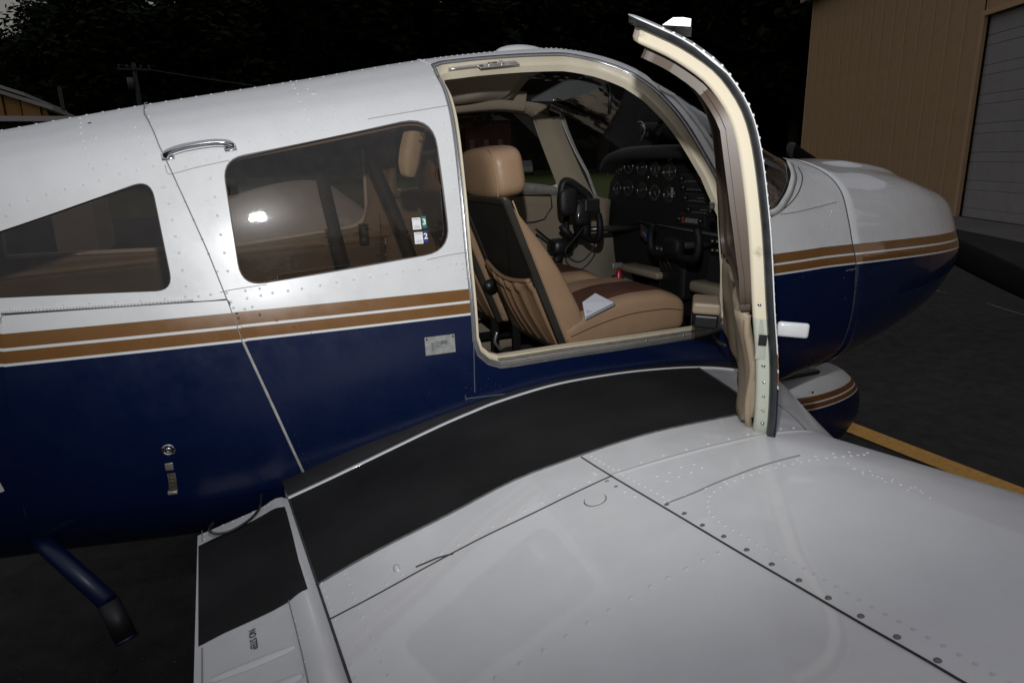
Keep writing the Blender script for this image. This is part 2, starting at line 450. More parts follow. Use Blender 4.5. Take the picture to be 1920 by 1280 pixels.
M_RUBBER = mat('black_rubber', (.012, .012, .013), .5, bump=.2, bscale=40, noise=.3, nscale=12)
M_WALK = mat('walkway_grit', (.0125, .0125, .0125), .68, spec=.3, bump=1.0, bscale=420, noise=.62, nscale=4.5)
M_TAN = mat('tan_leather', (.325, .207, .125), .42, spec=.4, noise=.10, nscale=7, bump=.25, bscale=120)
M_BROWN = mat('brown_leather', (.085, .032, .014), .5, spec=.35, noise=.12, bump=.25, bscale=120)
M_BEIGE = mat('beige_panel', (.26, .21, .15), .55, noise=.10, nscale=5, bump=.12, bscale=90)
M_DOORTRIM = mat('door_upholstery', (.32, .25, .17), .48, noise=.10, nscale=5, bump=.15, bscale=90)
M_PLASTIC = mat('dark_plastic', (.030, .027, .022), .38, noise=.2)
M_BLACK = mat('black_plastic', (.008, .008, .008), .4)
M_DCARPET = mat('dark_carpet', (.018, .016, .013), .95, noise=.3, nscale=50)
M_WPRINT = mat('white_print', (.6, .6, .58), .5)
M_DPRINT = mat('dark_print', (.03, .03, .03), .5)
M_BELT = mat('belt_webbing', (.010, .010, .009), .7, bump=.3, bscale=300)

def crop_px(pts): return [px2h(*p) for p in pts]
WIN2 = crop_px(rounded([(415, 299), (813, 215), (847, 471), (452, 539)], [42, 62, 52, 46], 7))
WIN3 = crop_px(rounded([(-175, 489), (283, 335), (326, 545), (-175, 568)], [6, 36, 34, 8], 6))
DOOR = crop_px([(815, 140), (832, 175), (845, 230), (860, 350), (872, 480), (882, 580), (886, 640), (895, 667), (915, 684), (940, 691), (970, 687), (1053, 673), (1142, 660), (1283, 638), (1331, 630)]) + \
    [(1.592, .858), (1.635, .885), (1.652, .95), (1.66, 1.1), (1.664, 1.3), (1.60, 1.44), (1.50, 1.575), (1.44, 1.66), (1.36, 1.77), (1.26, 1.835), (1.15, 1.872), (1.0, 1.888), (.85, 1.897), (.73, 1.897), (.694, 1.875)]
WSH = crop_px([(1236, 168), (1262, 180), (1300, 222), (1335, 272), (1372, 330), (1400, 388)])
WSH = [(1.43, UMAX), (1.44, 1.92)] + [(x, u) for x, u in WSH] + crop_px(rounded([(1412, 405), (1458, 397), (1480, 362), (1489, 330), (1480, 306)], [0, 14, 10, 10, 0], 4))
WSH = [p for p in WSH] + [(2.33, UMAX)]
# where the shade of the sections meets: hull skins
XS0, XS1 = -2.19, 2.2                     # tail end, firewall
def seamx(u):                             # cabin/tail skin lap, slanted, from the photograph
    return float(np.interp(u, SEAM[:, 1], SEAM[:, 0]))
SEAM = np.array(sorted([px2h(*p) for p in [(575, 898), (520, 780), (455, 640), (430, 570), (390, 470), (345, 370), (300, 275), (272, 215)]], key=lambda q: q[1]))
ulist = [0] + [float(k) for k in np.linspace(.35, UMAX, 24)]
tail = [(XS0, u) for u in ulist] + [(seamx(u), u) for u in reversed(ulist)]
BAG = crop_px(rounded([(3, 592), (427, 563), (573, 905), (50, 977)], [8, 3, 10, 22], 4))
patch('tail_skin', tail, [WIN3], P_FUS, plane, (-1,), 0, .022, 0)
patch('tail_skin', tail, [WIN3], P_FUS, plane, (1,), 0, .05, .004)
cab_hi = [(seamx(u), u) for u in ulist] + [(XS1, UMAX - UMAX*k/24) for k in range(25)]
cabin_o = [(seamx(u), u) for u in ulist]
cabin_o = cabin_o + [(1.43, UMAX)] + [tuple(p) for p in WSH[1:]] + [(XS1 if XS1 > 2.34 else 2.34, UMAX)]
# cabin skin = everything between the lap and the firewall, minus door, windows and windscreen
cab_out = [(seamx(u), u) for u in ulist[:-1]] + [(seamx(UMAX), UMAX)] + [(1.43, UMAX)] + WSH[1:-1] + [(2.33, UMAX), (2.45, UMAX)] + [(2.28, u) for u in np.linspace(1.95, 0, 14)]
XF = 2.27
def cut_at(poly, xf):
    return [(min(x, xf) if u < 1.8 else x, u) for x, u in poly]
patch('cabin_skin', cab_out, [WIN2, DOOR], P_FUS, plane, (-1,), 0, .02, 0)
PF = [(x, u) for x, u in crop_px(rounded([(0, 0)], 0))] if False else None
# the port side: the same windows, a front window and no door
FW = rounded([(.76, U(1.60)), (.755, U(1.90)), (1.335, U(1.905)), (1.51, U(1.605))], [.03, .05, .03, .03], 5)
FWL = rounded([(.76, U(1.595)), (.755, U(1.895)), (1.34, U(1.90)), (1.55, U(1.66)), (1.51, U(1.595))], [.03, .05, .03, .02, .02], 5)
patch('cabin_skin', cab_out, [WIN2, FWL], P_FUS, plane, (1,), 0, .045, .004)
# cowling
us_f = [float(k) for k in np.linspace(0, UMAX, 20)]
fw = lambda u: 2.28 + .17*max(0, (u-1.95)/(UMAX-1.95)) if u > 1.95 else 2.28
xs = list(np.linspace(0, 1, 34))
mb = MB()
def hump(X, u):
    """raised centre of the cowling and its soft edge"""
    k = max(0, min(1, (X-2.35)/.25))*max(0, min(1, (3.02-X)/.10)); v = max(0, min(1, (u-(UMAX-.23))/.07))
    return .018*k*(v*v*(3-2*v))
for s in (-1, 1):
    rows = []
    for t in xs:
        rows.append([hull((fw(u)+.004) + (XMAX-fw(u)-.004)*(1-(1-t)**1.6), u, s) + Vector((0, 0, hump((fw(u)) + (XMAX-fw(u))*(1-(1-t)**1.6), u))) for u in np.linspace(0, UMAX, 90)])
    if s > 0: rows = [list(reversed(r_)) for r_ in rows]
    mb.grid(rows)
    tipc = Vector((XMAX+.012, 0, 1.36)); b = len(mb.v)
    last = rows[-1]; mb.v += [v for v in last] + [tipc]
    for j in range(len(last)-1): mb.f.append((b+j, b+j+1, b+len(last)))
cowl = mb.build('cowling', P_COWL, plane, True, label='white cowling with gold stripes over blue')
md = cowl.modifiers.new('t', 'SOLIDIFY'); md.thickness = .003; md.offset = -1
# propeller
pr = MB(); hub = Vector((3.33, 0.02, 1.30))
pr.disc(hub, (1, 0, 0), .11, .16, 20, .04); prop = pr.build('spinner', mat('spinner_white', (.05, .05, .05), .3), plane)
for tip_, nm in ((Vector((3.40, .98, 1.735)), 'propeller_blade'), (Vector((3.36, -.94, .96)), 'propeller_blade')):
    mb = MB(); d = (tip_-hub); L_ = d.length; d.normalize(); n_ = Vector((1, 0, 0)); wv = d.cross(n_)
    rows = []
    for k in range(21):
        t = k/20; c = hub + d*L_*t; ch = .050*(1+.22*math.sin(math.pi*min(t*1.3, 1)))*(1 if t < .93 else max(.25, math.sqrt(max(0, 1-((t-.93)/.075)**2)))); th = .022*(1-t)+.006
        a = R(38-24*t)
        u1 = wv*math.cos(a)+n_*math.sin(a); u2 = -wv*math.sin(a)+n_*math.cos(a)
        rows.append([c+u1*ch*math.cos(q)+u2*th*math.sin(q) for q in np.linspace(0, 2*math.pi, 15)])
    mb.grid(rows); bl = mb.build(nm, mat('propeller_black', (.004, .004, .004), .7, spec=.1, noise=.2), plane, True)
    mb = MB(); rows = []
    for k in range(6):
        t = .93+.066*k/5; c = hub + d*L_*t; ch = .0535*(1 if t < .94 else max(.25, math.sqrt(max(0, 1-((t-.93)/.073)**2))));
        a = R(38-24*t); u1 = wv*math.cos(a)+n_*math.sin(a); u2 = -wv*math.sin(a)+n_*math.cos(a)
        rows.append([c+u1*ch*math.cos(q)+u2*.0088*math.sin(q) for q in np.linspace(0, 2*math.pi, 15)])
    mb.grid(rows); mb.build('blade_tip', mat('blade_tip_grey', (.045, .047, .047), .7), bl, True)

# ---- glazing
wg = patch('rear_window', WIN3, (), M_GLASS, plane, (-1,), -.006, .05); patch('rear_window', WIN3, (), M_GLASS, plane, (1,), -.006, .05)
_ub = min(u for x, u in WIN2); _ut = max(u for x, u in WIN2)
w2 = patch('side_window', WIN2, (), M_GLASS, plane, (-1,), 0, .03, fn=lambda X, u, s, o: hull(X, u, s, o-.026+.024*(u-_ub)/(_ut-_ub))); patch('side_window', WIN2, (), M_GLASS, plane, (1,), -.006, .05)
patch('side_window', FWL, (), M_WS2, plane, (1,), -.006, .05)
WSo = [(1.43, UMAX)] + WSH[1:-1] + [(2.33, UMAX)]
ws = patch('windscreen', WSo, (), M_WS, plane, (-1,), -.006, .04); patch('windscreen', WSo, (), M_WS2, plane, (1,), -.006, .04)
# rubber beads round the panes
mb = MB(); ribbon(mb, WIN2, .006, -.003, closed=True, h=.002); ribbon(mb, WIN3, .005, -.003, closed=True, h=.002); mb.parts('window_seal', mat('window_seal', (.12, .11, .10), .5), plane, True)
mb = MB()
for s in (-1, 1): ribbon(mb, WSH[2:-1], .028, .002, side=s, h=.003)
mb.parts('windscreen_strip', mat('strip_white', (.55, .55, .53), .3, noise=.2, nscale=25), plane, True)
mb = MB()
for s in (-1, 1):
    FAIR = crop_px(crv([(1425, 418), (1462, 397), (1487, 375), (1500, 353), (1504, 331), (1496, 314)], 5))
    ribbon(mb, FAIR, .003, .0008, side=s)
mb.parts('seam', M_SEAM, plane, True)

# ---- skin laps, panel lines
def seam_obj(lines, wd, m, off=.0006, fn=None, parent=plane, name='seam'):
    for l in lines:
        mb = MB(); ribbon(mb, l, wd, off, fn); mb.build(name, m, parent, True)
seam_obj([[(seamx(u)-.001, u) for u in np.linspace(px2h(455, 640)[1], UMAX, 60)]], .0024, mat('seam_white', (.22, .22, .21), .6, noise=.3, nscale=30), .0040)
seam_obj([[(seamx(u)+.001, u) for u in np.linspace(SEAM[0, 1], px2h(455, 640)[1], 30)]], .0065, M_SEAML, .0042)
seam_obj([[(fw(u)+.002, u) for u in np.linspace(.5, UMAX, 50)]], .0036, M_SEAM)
seam_obj([pxline([(425, 561), (395, 564), (362, 566)], 4), pxline([(3, 589), (120, 582), (240, 575), (362, 566)], 6)], .0030, M_SEAM, .0030)
seam_obj([pxline([(310, 310), (314, 324), (324, 326), (370, 314), (430, 301)], 5), pxline([(412, 548), (440, 542), (500, 533)], 4), pxline([(690, 224), (760, 212), (838, 199)], 4),
          pxline([(800, 487), (840, 478), (873, 473)], 4)], .0022, mat('lap_edge', (.42, .42, .41), .6))
seam_obj([pxline([(1463, 402), (1500, 396), (1568, 379)], 5), pxline([(1668, 384), (1667, 390), (1672, 391), (1695, 388)], 3)], .0030, mat('lap_edge2', (.25, .24, .23), .6))
seam_obj([pxline([(888, 640), (889, 690), (890, 735)], 5), pxline([(872, 740), (874, 750)], 2), pxline([(874, 747), (915, 742), (958, 737)], 4)], .0022, mat('lap_blue', (.10, .12, .16), .6))
seam_obj([pxline([(1585, 508), (1640, 495), (1710, 476), (1745, 465)], 6)], .003, mat('scratch_pale', (.22, .22, .25), .6))
# ---- baggage door
bag = patch('baggage_door', BAG, (), P_FUS, plane, (-1,), .005, .025, 0)
mb = MB(); ribbon(mb, [(p[0], p[1]) for p in BAG], .005, .0015, closed=True, h=.0006)
mb.build('door_gap', M_SEAM, bag, True)
mb = MB(); HL = pxline([(4, 586), (120, 579), (240, 572), (362, 563)], 20)
for i in range(len(HL)-1):
    a, b = Vector(HL[i]), Vector(HL[i+1])
    mb.tube([hull(*a.lerp(b, .04), -1, .003), hull(*a.lerp(b, .96), -1, .003)], .0030, 8)
mb.build('hinge', mat('hinge_white', (.6, .6, .6), .35, noise=.15, nscale=40), bag, True)
def frame_at(px, py, off=0):
    X, u = px2h(px, py); p = hull(X, u, -1, off); n = hnorm(X, u); t = (hull(X+.01, u, -1, off)-p).normalized(); v = n.cross(t)
    if v.z < 0: v = -v
    return Matrix(((t.x, v.x, n.x, p.x), (t.y, v.y, n.y, p.y), (t.z, v.z, n.z, p.z), (0, 0, 0, 1)))   # x fore, y up the skin, z out
F1 = frame_at(316, 842, .004)
mb = MB(); rows = []
for r_, h_ in ((.0165, 0), (.0165, .002), (.014, .0035), (.011, .0035), (.0095, .001), (.006, .0015), (.0058, .004), (.0035, .004), (.003, .0005), (0, .0005)):
    rows.append([F1 @ Vector((r_*math.cos(t), r_*math.sin(t), h_)) for t in np.linspace(0, 2*math.pi, 25)])
mb.grid(rows); mb.build('lock', M_CHROME, bag, True)
F2 = frame_at(321, 893, .004)
mb = MB(); mb.box((0, .034, .002), (.019, .021, .003), F2, .001); mb.box((-.0005, -.042, .005), (.023, .010, .012), F2, .002); 
mb.parts('latch_plate', mat('latch_metal', (.42, .40, .36), .35, metal=.6, noise=.15), bag, True)
mb = MB(); rows = []
for k in range(13):
    t = k/12; y = .024-.06*t; z = -.004+.010*math.sin(math.pi*t*.9)
    rows.append([F2 @ Vector((x*.0095 + .003*math.sin(math.pi*t), y, z)) for x in (-1, -.99, .99, 1)])
mb.grid(rows)
for k in range(5): mb.box((.002, .012-.010*k, .006+.001*k), (.012, .003, .003), F2)
mb.build('latch_lever', mat('latch_lever', (.10, .09, .055), .5, noise=.3, nscale=60), bag, True)
# registration letter tail reaching into the picture
REG = crop_px([(-60, 905), (-2, 900), (9, 919), (3, 922), (-60, 930)])
patch('registration_letter', REG, (), P_WHITE, plane, (-1,), .001, .02)

# ---- rivets
rv = MB()
def riv(pts, r=.0034, off=.0002):
    for p in pts:
        X, u = px2h(*p); rivet(rv, hull(X, u, -1, off), hnorm(X, u), r)
def rivl(line, sp, r=.0034, side=-1):
    P = [hull(x, u, side) for x, u in line]; D = [0]
    for i in range(1, len(P)): D.append(D[-1]+(P[i]-P[i-1]).length)
    n = int(D[-1]/sp)
    for k in range(n+1):
        d = k*sp; x = float(np.interp(d, D, [q[0] for q in line])); u = float(np.interp(d, D, [q[1] for q in line]))
        rivet(rv, hull(x, u, side, .0002), hnorm(x, u, side), r)
rivl([(x, UMAX-.155) for x in np.linspace(-1.5, .74, 20)], .040)
rivl([(x, UMAX-.145) for x in np.linspace(.74, 1.42, 20)], .019, .003)
rivl(pxline([(800, 118), (780, 110)], 2), .02)
riv([(150, 222), (152, 231), (151, 239), (152, 250), (155, 264), (159, 277), (164, 291), (169, 308), (176, 316), (201, 309), (224, 325), (237, 299), (179, 258)])
riv([(253, 239), (260, 255), (267, 271), (275, 290), (288, 312), (257, 319), (287, 311), (309, 350), (317, 381), (323, 412), (329, 443), (336, 474), (342, 506), (349, 536), (348, 556), (372, 555), (395, 552), (304, 351)])
riv([(272, 198), (273, 207), (279, 219), (284, 233), (285, 239), (290, 255), (297, 269), (303, 286), (332, 347), (347, 378), (363, 412), (379, 448), (391, 476), (407, 509), (427, 508), (421, 474), (414, 440), (408, 404), (403, 369), (395, 334), (349, 312), (388, 300), (412, 295)])
riv([(21, 579), (70, 577), (120, 572), (168, 568), (216, 565), (264, 564), (310, 560), (12, 404), (20, 383), (53, 375), (88, 364), (123, 354), (157, 346), (187, 338), (225, 326)])
riv([(437, 274), (467, 267), (497, 260), (527, 254), (556, 249), (585, 241), (613, 235), (641, 230), (669, 225), (696, 219), (723, 214), (750, 210), (776, 205), (804, 198), (629, 212), (654, 206)])
riv([(425, 549), (460, 545), (487, 541), (463, 559), (489, 554), (511, 549), (540, 545), (566, 541), (600, 535), (631, 529), (663, 524), (694, 519), (725, 513), (755, 508), (785, 505), (820, 500), (843, 494), (855, 494), (866, 494), (868, 503), (873, 522)])
riv([(433, 566), (438, 577), (444, 587), (459, 579), (473, 575), (447, 596), (487, 590), (519, 601), (551, 612), (583, 623), (452, 611)])
riv([(545, 152), (549, 159), (553, 166), (558, 176), (563, 190), (570, 205), (578, 222), (577, 167), (605, 245)])
riv([(806, 120), (811, 131), (815, 145), (819, 162), (823, 180), (832, 232), (838, 262), (846, 300), (852, 355), (858, 392), (862, 430), (865, 462)], .0028)
riv([(588, 175)], .009)
# blue area
riv([(476, 658), (490, 690), (503, 715), (515, 740), (527, 765), (540, 790), (552, 815), (560, 835), (568, 850), (577, 867), (592, 872), (625, 858), (685, 835), (750, 806), (850, 718), (730, 666), (756, 683), (782, 692), (811, 703), (708, 640), (805, 736), (872, 727), (878, 700), (916, 709)], .0022)
for y0 in (725, 728, 738): riv([(875+9*k, y0+4*(k % 2)-k) for k in range(8)], .0018)
riv([(1545, 424), (1560, 431), (1560, 396), (1557, 403), (1574, 395), (1590, 508), (1598, 507), (1583, 522), (1585, 560)], .003)
riv([(1475+10*k, 395-2*k) for k in range(10)], .0022); riv([(1480, 478), (1520, 486), (1510, 504), (1490, 525), (1480, 540), (1505, 520)], .0022)
mat('rivet_white', (.66, .66, .67), .34); rv.build('rivets', paint('rivet_paint', BANDS, wav=0, coat=.4), plane, True, kind='stuff')
# dark screw on the cowl and stray chip
mb = MB(); 
for p in [(1603, 348), (168, 231), (1672, 385)]:
    X, u = px2h(*p); rivet(mb, hull(X, u, -1, .0003), hnorm(X, u), .005, .001)
mb.parts('screw', M_SEAM, plane, True)
# ---- grab handle above the windows
FH = frame_at(373, 284, .0)
mb = MB(); path = [(-.076, -.006, 0), (-.076, -.004, .007), (-.066, .000, .014), (-.03, .006, .017), (.03, .008, .017), (.066, .004, .014), (.078, .000, .007), (.078, -.002, 0)]
mb.tube([FH @ Vector(p) for p in crv(path, 6)], .0092, 10, True, .8)
for sx in (-.072, .074): mb.box((sx, -.004, .003), (.030, .020, .006), FH, .0025)
autosmooth(mb.build('grab_handle', M_CHROME, plane, True), 50)
# ---- data plate
FP = frame_at(825, 646, .0015); 
mb = MB(); mb.box((0, 0, 0), (.088, .052, .0015), FP); dp = mb.build('data_plate', mat('plate_metal', (.36, .36, .35), .45, metal=.35, noise=.25, nscale=60), plane)
mb = MB()
for k in range(5): mb.box((-.004, .009-.0035*k, .001), (.018 if k % 2 else .024, .0014, .0004), FP)
for k in range(4): mb.box((-.022+.0001*k, .006-.006*k, .001), (.008, .004, .0004), FP)
mb.box((.012, .006, .001), (.018, .010, .0004), FP)
mb.build('engraving', mat('engraving', (.14, .14, .14), .6), dp)
mb = MB()
for sx in (-.038, .039): rivet(mb, FP @ Vector((sx, .020, .0008)), FP.to_3x3() @ Vector((0, 0, 1)), .003)
mb.parts('screw', M_SEAM, dp, True)
# ---- inspection stickers on the side window
X, u = px2h(786, 432); 
def sticker(px, py, wd, hg, m, off=.001, name='sticker', z=0):
    Fm = frame_at(px, py, -.006+off)
    Fm = Fm @ Matrix.Rotation(R(-3), 4, 'Z'); mb = MB(); mb.box((0, 0, 0), (wd, hg, .0004), Fm); return mb.build(name, m, w2), Fm
def text_mesh(s, size, Fm, m, parent, name='lettering', loc=(0, 0, 0), extr=.0002, bold=0.0):
    cu = bpy.data.curves.new('t', 'FONT'); cu.body = s; cu.size = size; cu.extrude = extr; cu.align_x = 'CENTER'; cu.align_y = 'CENTER'; cu.offset = bold
    o = bpy.data.objects.new('t', cu); COL.objects.link(o); dg = bpy.context.evaluated_depsgraph_get(); me = bpy.data.meshes.new_from_object(o.evaluated_get(dg))
    vs_ = [Fm @ (v.co + Vector(loc)) for v in me.vertices]; fs = [tuple(p.vertices) for p in me.polygons]
    bpy.data.objects.remove(o); bpy.data.curves.remove(cu)
    return obj(name, vs_, fs, m, parent, False)
s1, A = sticker(782, 419, .024, .032, mat('sticker_white', (.75, .75, .75), .4)); s1['label'] = 'small white inspection sticker with print'
g1, G = sticker(796, 416, .0125, .032, mat('sticker_green', (.01, .16, .13), .4), .0012); g1['label'] = 'green tab with a white 3'
s2, B = sticker(786, 446, .024, .032, MATS['sticker_white'])
b2, Bb = sticker(799, 443, .0125, .032, mat('sticker_blue', (.01, .02, .20), .4), .0012); b2['label'] = 'blue tab with a white 2'
text_mesh('3', .022, G, mat('tab_white', (.85, .85, .85), .4), w2, loc=(0, 0, .0005), bold=.0006); text_mesh('2', .022, Bb, MATS['tab_white'], w2, loc=(0, 0, .0005), bold=.0006)
mb = MB()
for Fm in (A, B):
    for yy, ww in ((.013, .018), (.0105, .020), (-.006, .013), (-.009, .018), (-.0115, .016)): mb.box((0, yy, .0004), (ww, .0009, .0002), Fm)
mb.build('sticker_print', mat('sticker_ink', (.25, .25, .27), .5), w2)

# ---- door opening: channel, bead and cream flange
FRAME_C = []
def loop_wall(mb, poly, rows_def, side=-1):
    """rows_def: list of (inset, depth) across the section of a frame that follows a closed outline"""
    rows = []
    for ins, dp_ in rows_def:
        q = inset(poly, ins) if ins else poly
        rows.append([hull(x, u, side, -dp_) for x, u in q] + [hull(*q[0], side, -dp_)])
    mb.grid(rows)
DD = dens(DOOR, .03)
mb = MB(); loop_wall(mb, DD, [(0, .002), (0, .006), (.008, .007), (.009, .010), (.012, .011), (.016, .008)]); autosmooth(mb.build('door_sill', M_ALU, plane, True), 40)
mb = MB(); loop_wall(mb, DD, [(.016, .008), (.0165, .014), (.018, .024), (.021, .030), (.026, .033), (.031, .030), (.032, .050)]); autosmooth(mb.build('door_frame', M_CREAM, plane, True, label='cream painted inner door frame'), 50)
mb = MB(); q = inset(DD, .009)
mb.tube([hull(x, u, -1, -.006) for x, u in q] + [hull(*q[0], -1, -.006)], .0032, 8); mb.build('door_bead', mat('bead_metal', (.5, .5, .5), .25, metal=.8), plane, True)
# scuff strip and latch plate in the top rail
TOPR = [(x, 1.885) for x in np.linspace(.75, 1.33, 24)]
mb = MB()
for a, b in ((0, 8), (13, 23)):
    seg = [(x, u-.012-.03*max(0, (x-1.1))**1.0*2.6) for x, u in TOPR[a:b+1]]
    mb.tube([hull(x, u, -1, -.022) for x, u in seg], .0055, 8)
mb.parts('scuff_strip', mat('bright_metal', (.65, .64, .62), .28, metal=.8, noise=.15, nscale=50), plane, True)
FL = frame_at(935, 112, -.016)
mb = MB(); mb.box((0, 0, 0), (.135, .030, .004), FL, .001); mb.box((-.01, -.002, .004), (.055, .010, .006), FL, .002); mb.box((.012, .003, .004), (.012, .022, .010), FL, .002)
mb.box((.045, .001, .004), (.035, .016, .004), FL, .001); lp = mb.build('upper_latch', MATS['bright_metal'], plane)
mb = MB()
for sx in (-.058, .05): rivet(mb, FL @ Vector((sx, 0, .003)), FL.to_3x3() @ Vector((0, 0, 1)), .006)
mb.box((-.02, .003, .007), (.03, .005, .004), FL); mb.parts('screw', mat('brass_dirty', (.20, .13, .06), .4, metal=.7), lp, True)
mb = MB(); rows = []
_dx = [(x, u) for x, u in DD if u < .895 and .74 < x < 1.62]; _dx.sort()
for x, u in _dx: rows.append([hull(x, u+.004, -1, -.003), hull(x, u+.010, -1, -.0045), hull(x, u+.0125, -1, -.0095), hull(x, u+.020, -1, -.013), hull(x, u+.024, -1, -.030), hull(x, u+.024, -1, -.05)])
mb.grid(rows); autosmooth(mb.build('sill_plate', mat('sill_metal', (.34, .33, .31), .38, metal=.7, noise=.3, nscale=35), plane, True), 40)
# sill screws
mb = MB(); 
for p in [(970, 676), (1053, 664), (1142, 649), (1213, 638), (1283, 628)]:
    P_ = hit(*p, 1, -.570); rivet(mb, P_, (0, -.7, .7), .0042, .002)
mb.parts('sill_screw', M_CHROME, plane, True)
# roof beacon
mb = MB(); mb.ell((1.12, .02, 2.062), (.10, .055, .028), nu=24, nv=10); mb.build('roof_fairing', P_WHITE, plane, True)

# ------------------------------------------------------------------ the open door
HC = Vector((1.68, -.565, 1.30)); DM = Matrix.Translation((0, 0, -.020)) @ Matrix.Translation(HC) @ Matrix.Rotation(R(51.2), 4, Vector((.06, 0, 1)).normalized()) @ Matrix.Translation(-HC)
DO = inset(DD, -.007)
DWIN = inset([(x, u) for x, u in rounded([(.74, U(1.47)), (.74, UMAX-.42), (1.30, UMAX-.45), (1.54, U(1.50)), (1.52, U(1.47))], [.04, .12, .16, .06, .02], 8)], 0)
door = patch('cabin_door', DO, [DWIN], P_FUS, plane, (-1,), .001, .03, .002, label='open cabin door standing out over the wing')
door.matrix_basis = DM
def dpart(mb, name, m, sm=True, **k): return mb.build(name, m, door, sm, **k)
_mw = dict(MW)
mb = MB(); loop_wall(mb, DO, [(.002, .002), (.002, .004), (.006, .013), (.020, .016), (.026, .012), (.026, .004)]); dpart(mb, 'door_seal', mat('seal_rubber', (.025, .026, .027), .35, noise=.5, nscale=25))
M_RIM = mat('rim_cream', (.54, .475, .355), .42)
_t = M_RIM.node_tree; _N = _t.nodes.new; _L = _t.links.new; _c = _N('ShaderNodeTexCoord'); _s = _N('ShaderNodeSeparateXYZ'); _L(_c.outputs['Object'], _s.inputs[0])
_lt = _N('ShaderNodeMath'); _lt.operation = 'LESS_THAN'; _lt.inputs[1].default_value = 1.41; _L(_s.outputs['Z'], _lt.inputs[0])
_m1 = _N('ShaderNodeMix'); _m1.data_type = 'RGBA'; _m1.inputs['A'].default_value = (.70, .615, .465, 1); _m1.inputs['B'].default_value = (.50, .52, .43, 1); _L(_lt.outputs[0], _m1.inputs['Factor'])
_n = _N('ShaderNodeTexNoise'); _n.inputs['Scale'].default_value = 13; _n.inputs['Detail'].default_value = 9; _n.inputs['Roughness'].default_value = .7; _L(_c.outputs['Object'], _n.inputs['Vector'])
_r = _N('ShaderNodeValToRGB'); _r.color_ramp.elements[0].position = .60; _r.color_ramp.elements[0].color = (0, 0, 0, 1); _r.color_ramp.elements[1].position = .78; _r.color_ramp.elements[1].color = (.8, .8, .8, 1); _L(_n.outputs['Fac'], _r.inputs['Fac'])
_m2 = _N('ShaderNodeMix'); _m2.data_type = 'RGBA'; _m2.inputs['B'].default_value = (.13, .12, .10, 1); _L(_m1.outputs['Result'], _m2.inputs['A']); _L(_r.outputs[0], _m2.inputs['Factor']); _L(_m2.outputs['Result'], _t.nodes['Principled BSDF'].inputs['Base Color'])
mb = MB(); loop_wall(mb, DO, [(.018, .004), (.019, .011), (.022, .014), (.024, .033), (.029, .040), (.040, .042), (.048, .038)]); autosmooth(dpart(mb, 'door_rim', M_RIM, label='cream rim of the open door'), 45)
mb = MB(); loop_wall(mb, inset(DWIN, -.0), [(0, .002), (.0, .020), (-.012, .046), (-.05, .054)]); autosmooth(dpart(mb, 'window_frame', mat('door_window_trim', (.11, .080, .058), .45)), 45)
patch('door_window', DWIN, (), M_GLASS, door, (-1,), -.006, .05)
# upholstery: an upper facing and the padded lower panel with sags and folds
rim_in = inset(DO, .058)
def bulge(X, u, side, off):
    e = max(0, min(1, (u-.87)/.04))*max(0, min(1, (1.36-u)/.06))
    f = .008*math.sin(X*11+u*5) + .007*math.sin(u*15+X*3) + .004*math.sin(X*27-u*9)
    edge = max(0, min(1, (X-.70)/.05)); 
    return hull(X, u, side, -.042 - e*edge*(.022+f))
low = [p for p in rim_in if p[1] < 1.345]
lo_poly = [(x, min(u, 1.345)) for x, u in rim_in]
# clip the inner outline at the window sill line
def clip(poly, umax=None, umin=None):
    o = []; n = len(poly)
    for i in range(n):
        a, b = poly[i], poly[(i+1) % n]; lim = umax if umax is not None else umin
        ina = a[1] <= lim if umax is not None else a[1] >= lim; inb = b[1] <= lim if umax is not None else b[1] >= lim
        if ina: o.append(a)
        if ina != inb:
            t = (lim-a[1])/(b[1]-a[1]); o.append((a[0]+t*(b[0]-a[0]), lim))
    return o
UPL = clip(rim_in, umax=1.175); UPU = clip(rim_in, umin=1.18)
patch('door_upholstery', UPL, (), M_DOORTRIM, door, (-1,), 0, .016, .012, fn=lambda X, u, s, o: bulge(X, u, s, 0)-Vector((0, s*o, 0)) if o else bulge(X, u, s, 0), label='sagging beige upholstery on the door')
patch('door_facing', UPU, [inset(DWIN, -.045)], mat('door_facing', (.085, .060, .043), .45, noise=.06), door, (-1,), -.064, .03, 0)
patch('facing_edge', UPU, [inset(DWIN, -.045)], MATS['door_facing'], door, (-1,), -.046, .05, 0)
mb = MB(); loop_wall(mb, dens(UPU, .03), [(0, .044), (0, .064)]); loop_wall(mb, inset(DWIN, -.045), [(0, .030), (0, .064)]); dpart(mb, 'window_reveal', MATS['door_facing'])
# piping hanging loose along the rear edge
mb = MB(); path = [(.728, 1.17), (.726, 1.13), (.732, 1.09), (.727, 1.05), (.728, 1.01), (.731, .97), (.734, .93), (.752, .905)]
mb.tube([hull(x, u, -1, -.050-.004*math.sin(i*.3)) for i, (x, u) in enumerate(crv(path, 5))], .0080, 8); dpart(mb, 'hem', M_DOORTRIM)
# armrest with black pull
Xa, ua = 1.33, 1.03
Pa = hull(Xa, ua, -1, -.115)
mb = MB(); mb.box((Pa.x, Pa.y+.020, Pa.z+.018), (.13, .080, .034), None, .008); dpart(mb, 'armrest', M_DOORTRIM, False)
mb = MB(); mb.box((Pa.x, Pa.y+.018, Pa.z-.022), (.12, .070, .040), None, .006)
for k in range(4): mb.box((Pa.x-.045+.03*k, Pa.y+.0585, Pa.z-.022), (.012, .003, .03))
dpart(mb, 'armrest_pull', M_BLACK, False)
# small window lever at the pillar side
mb = MB(); Pq = hull(1.50, U(1.60), -1, -.09); mb.box(tuple(Pq), (.05, .018, .02), None, .004); dpart(mb, 'latch_knob', mat('dark_knob', (.02, .016, .014), .3), False)
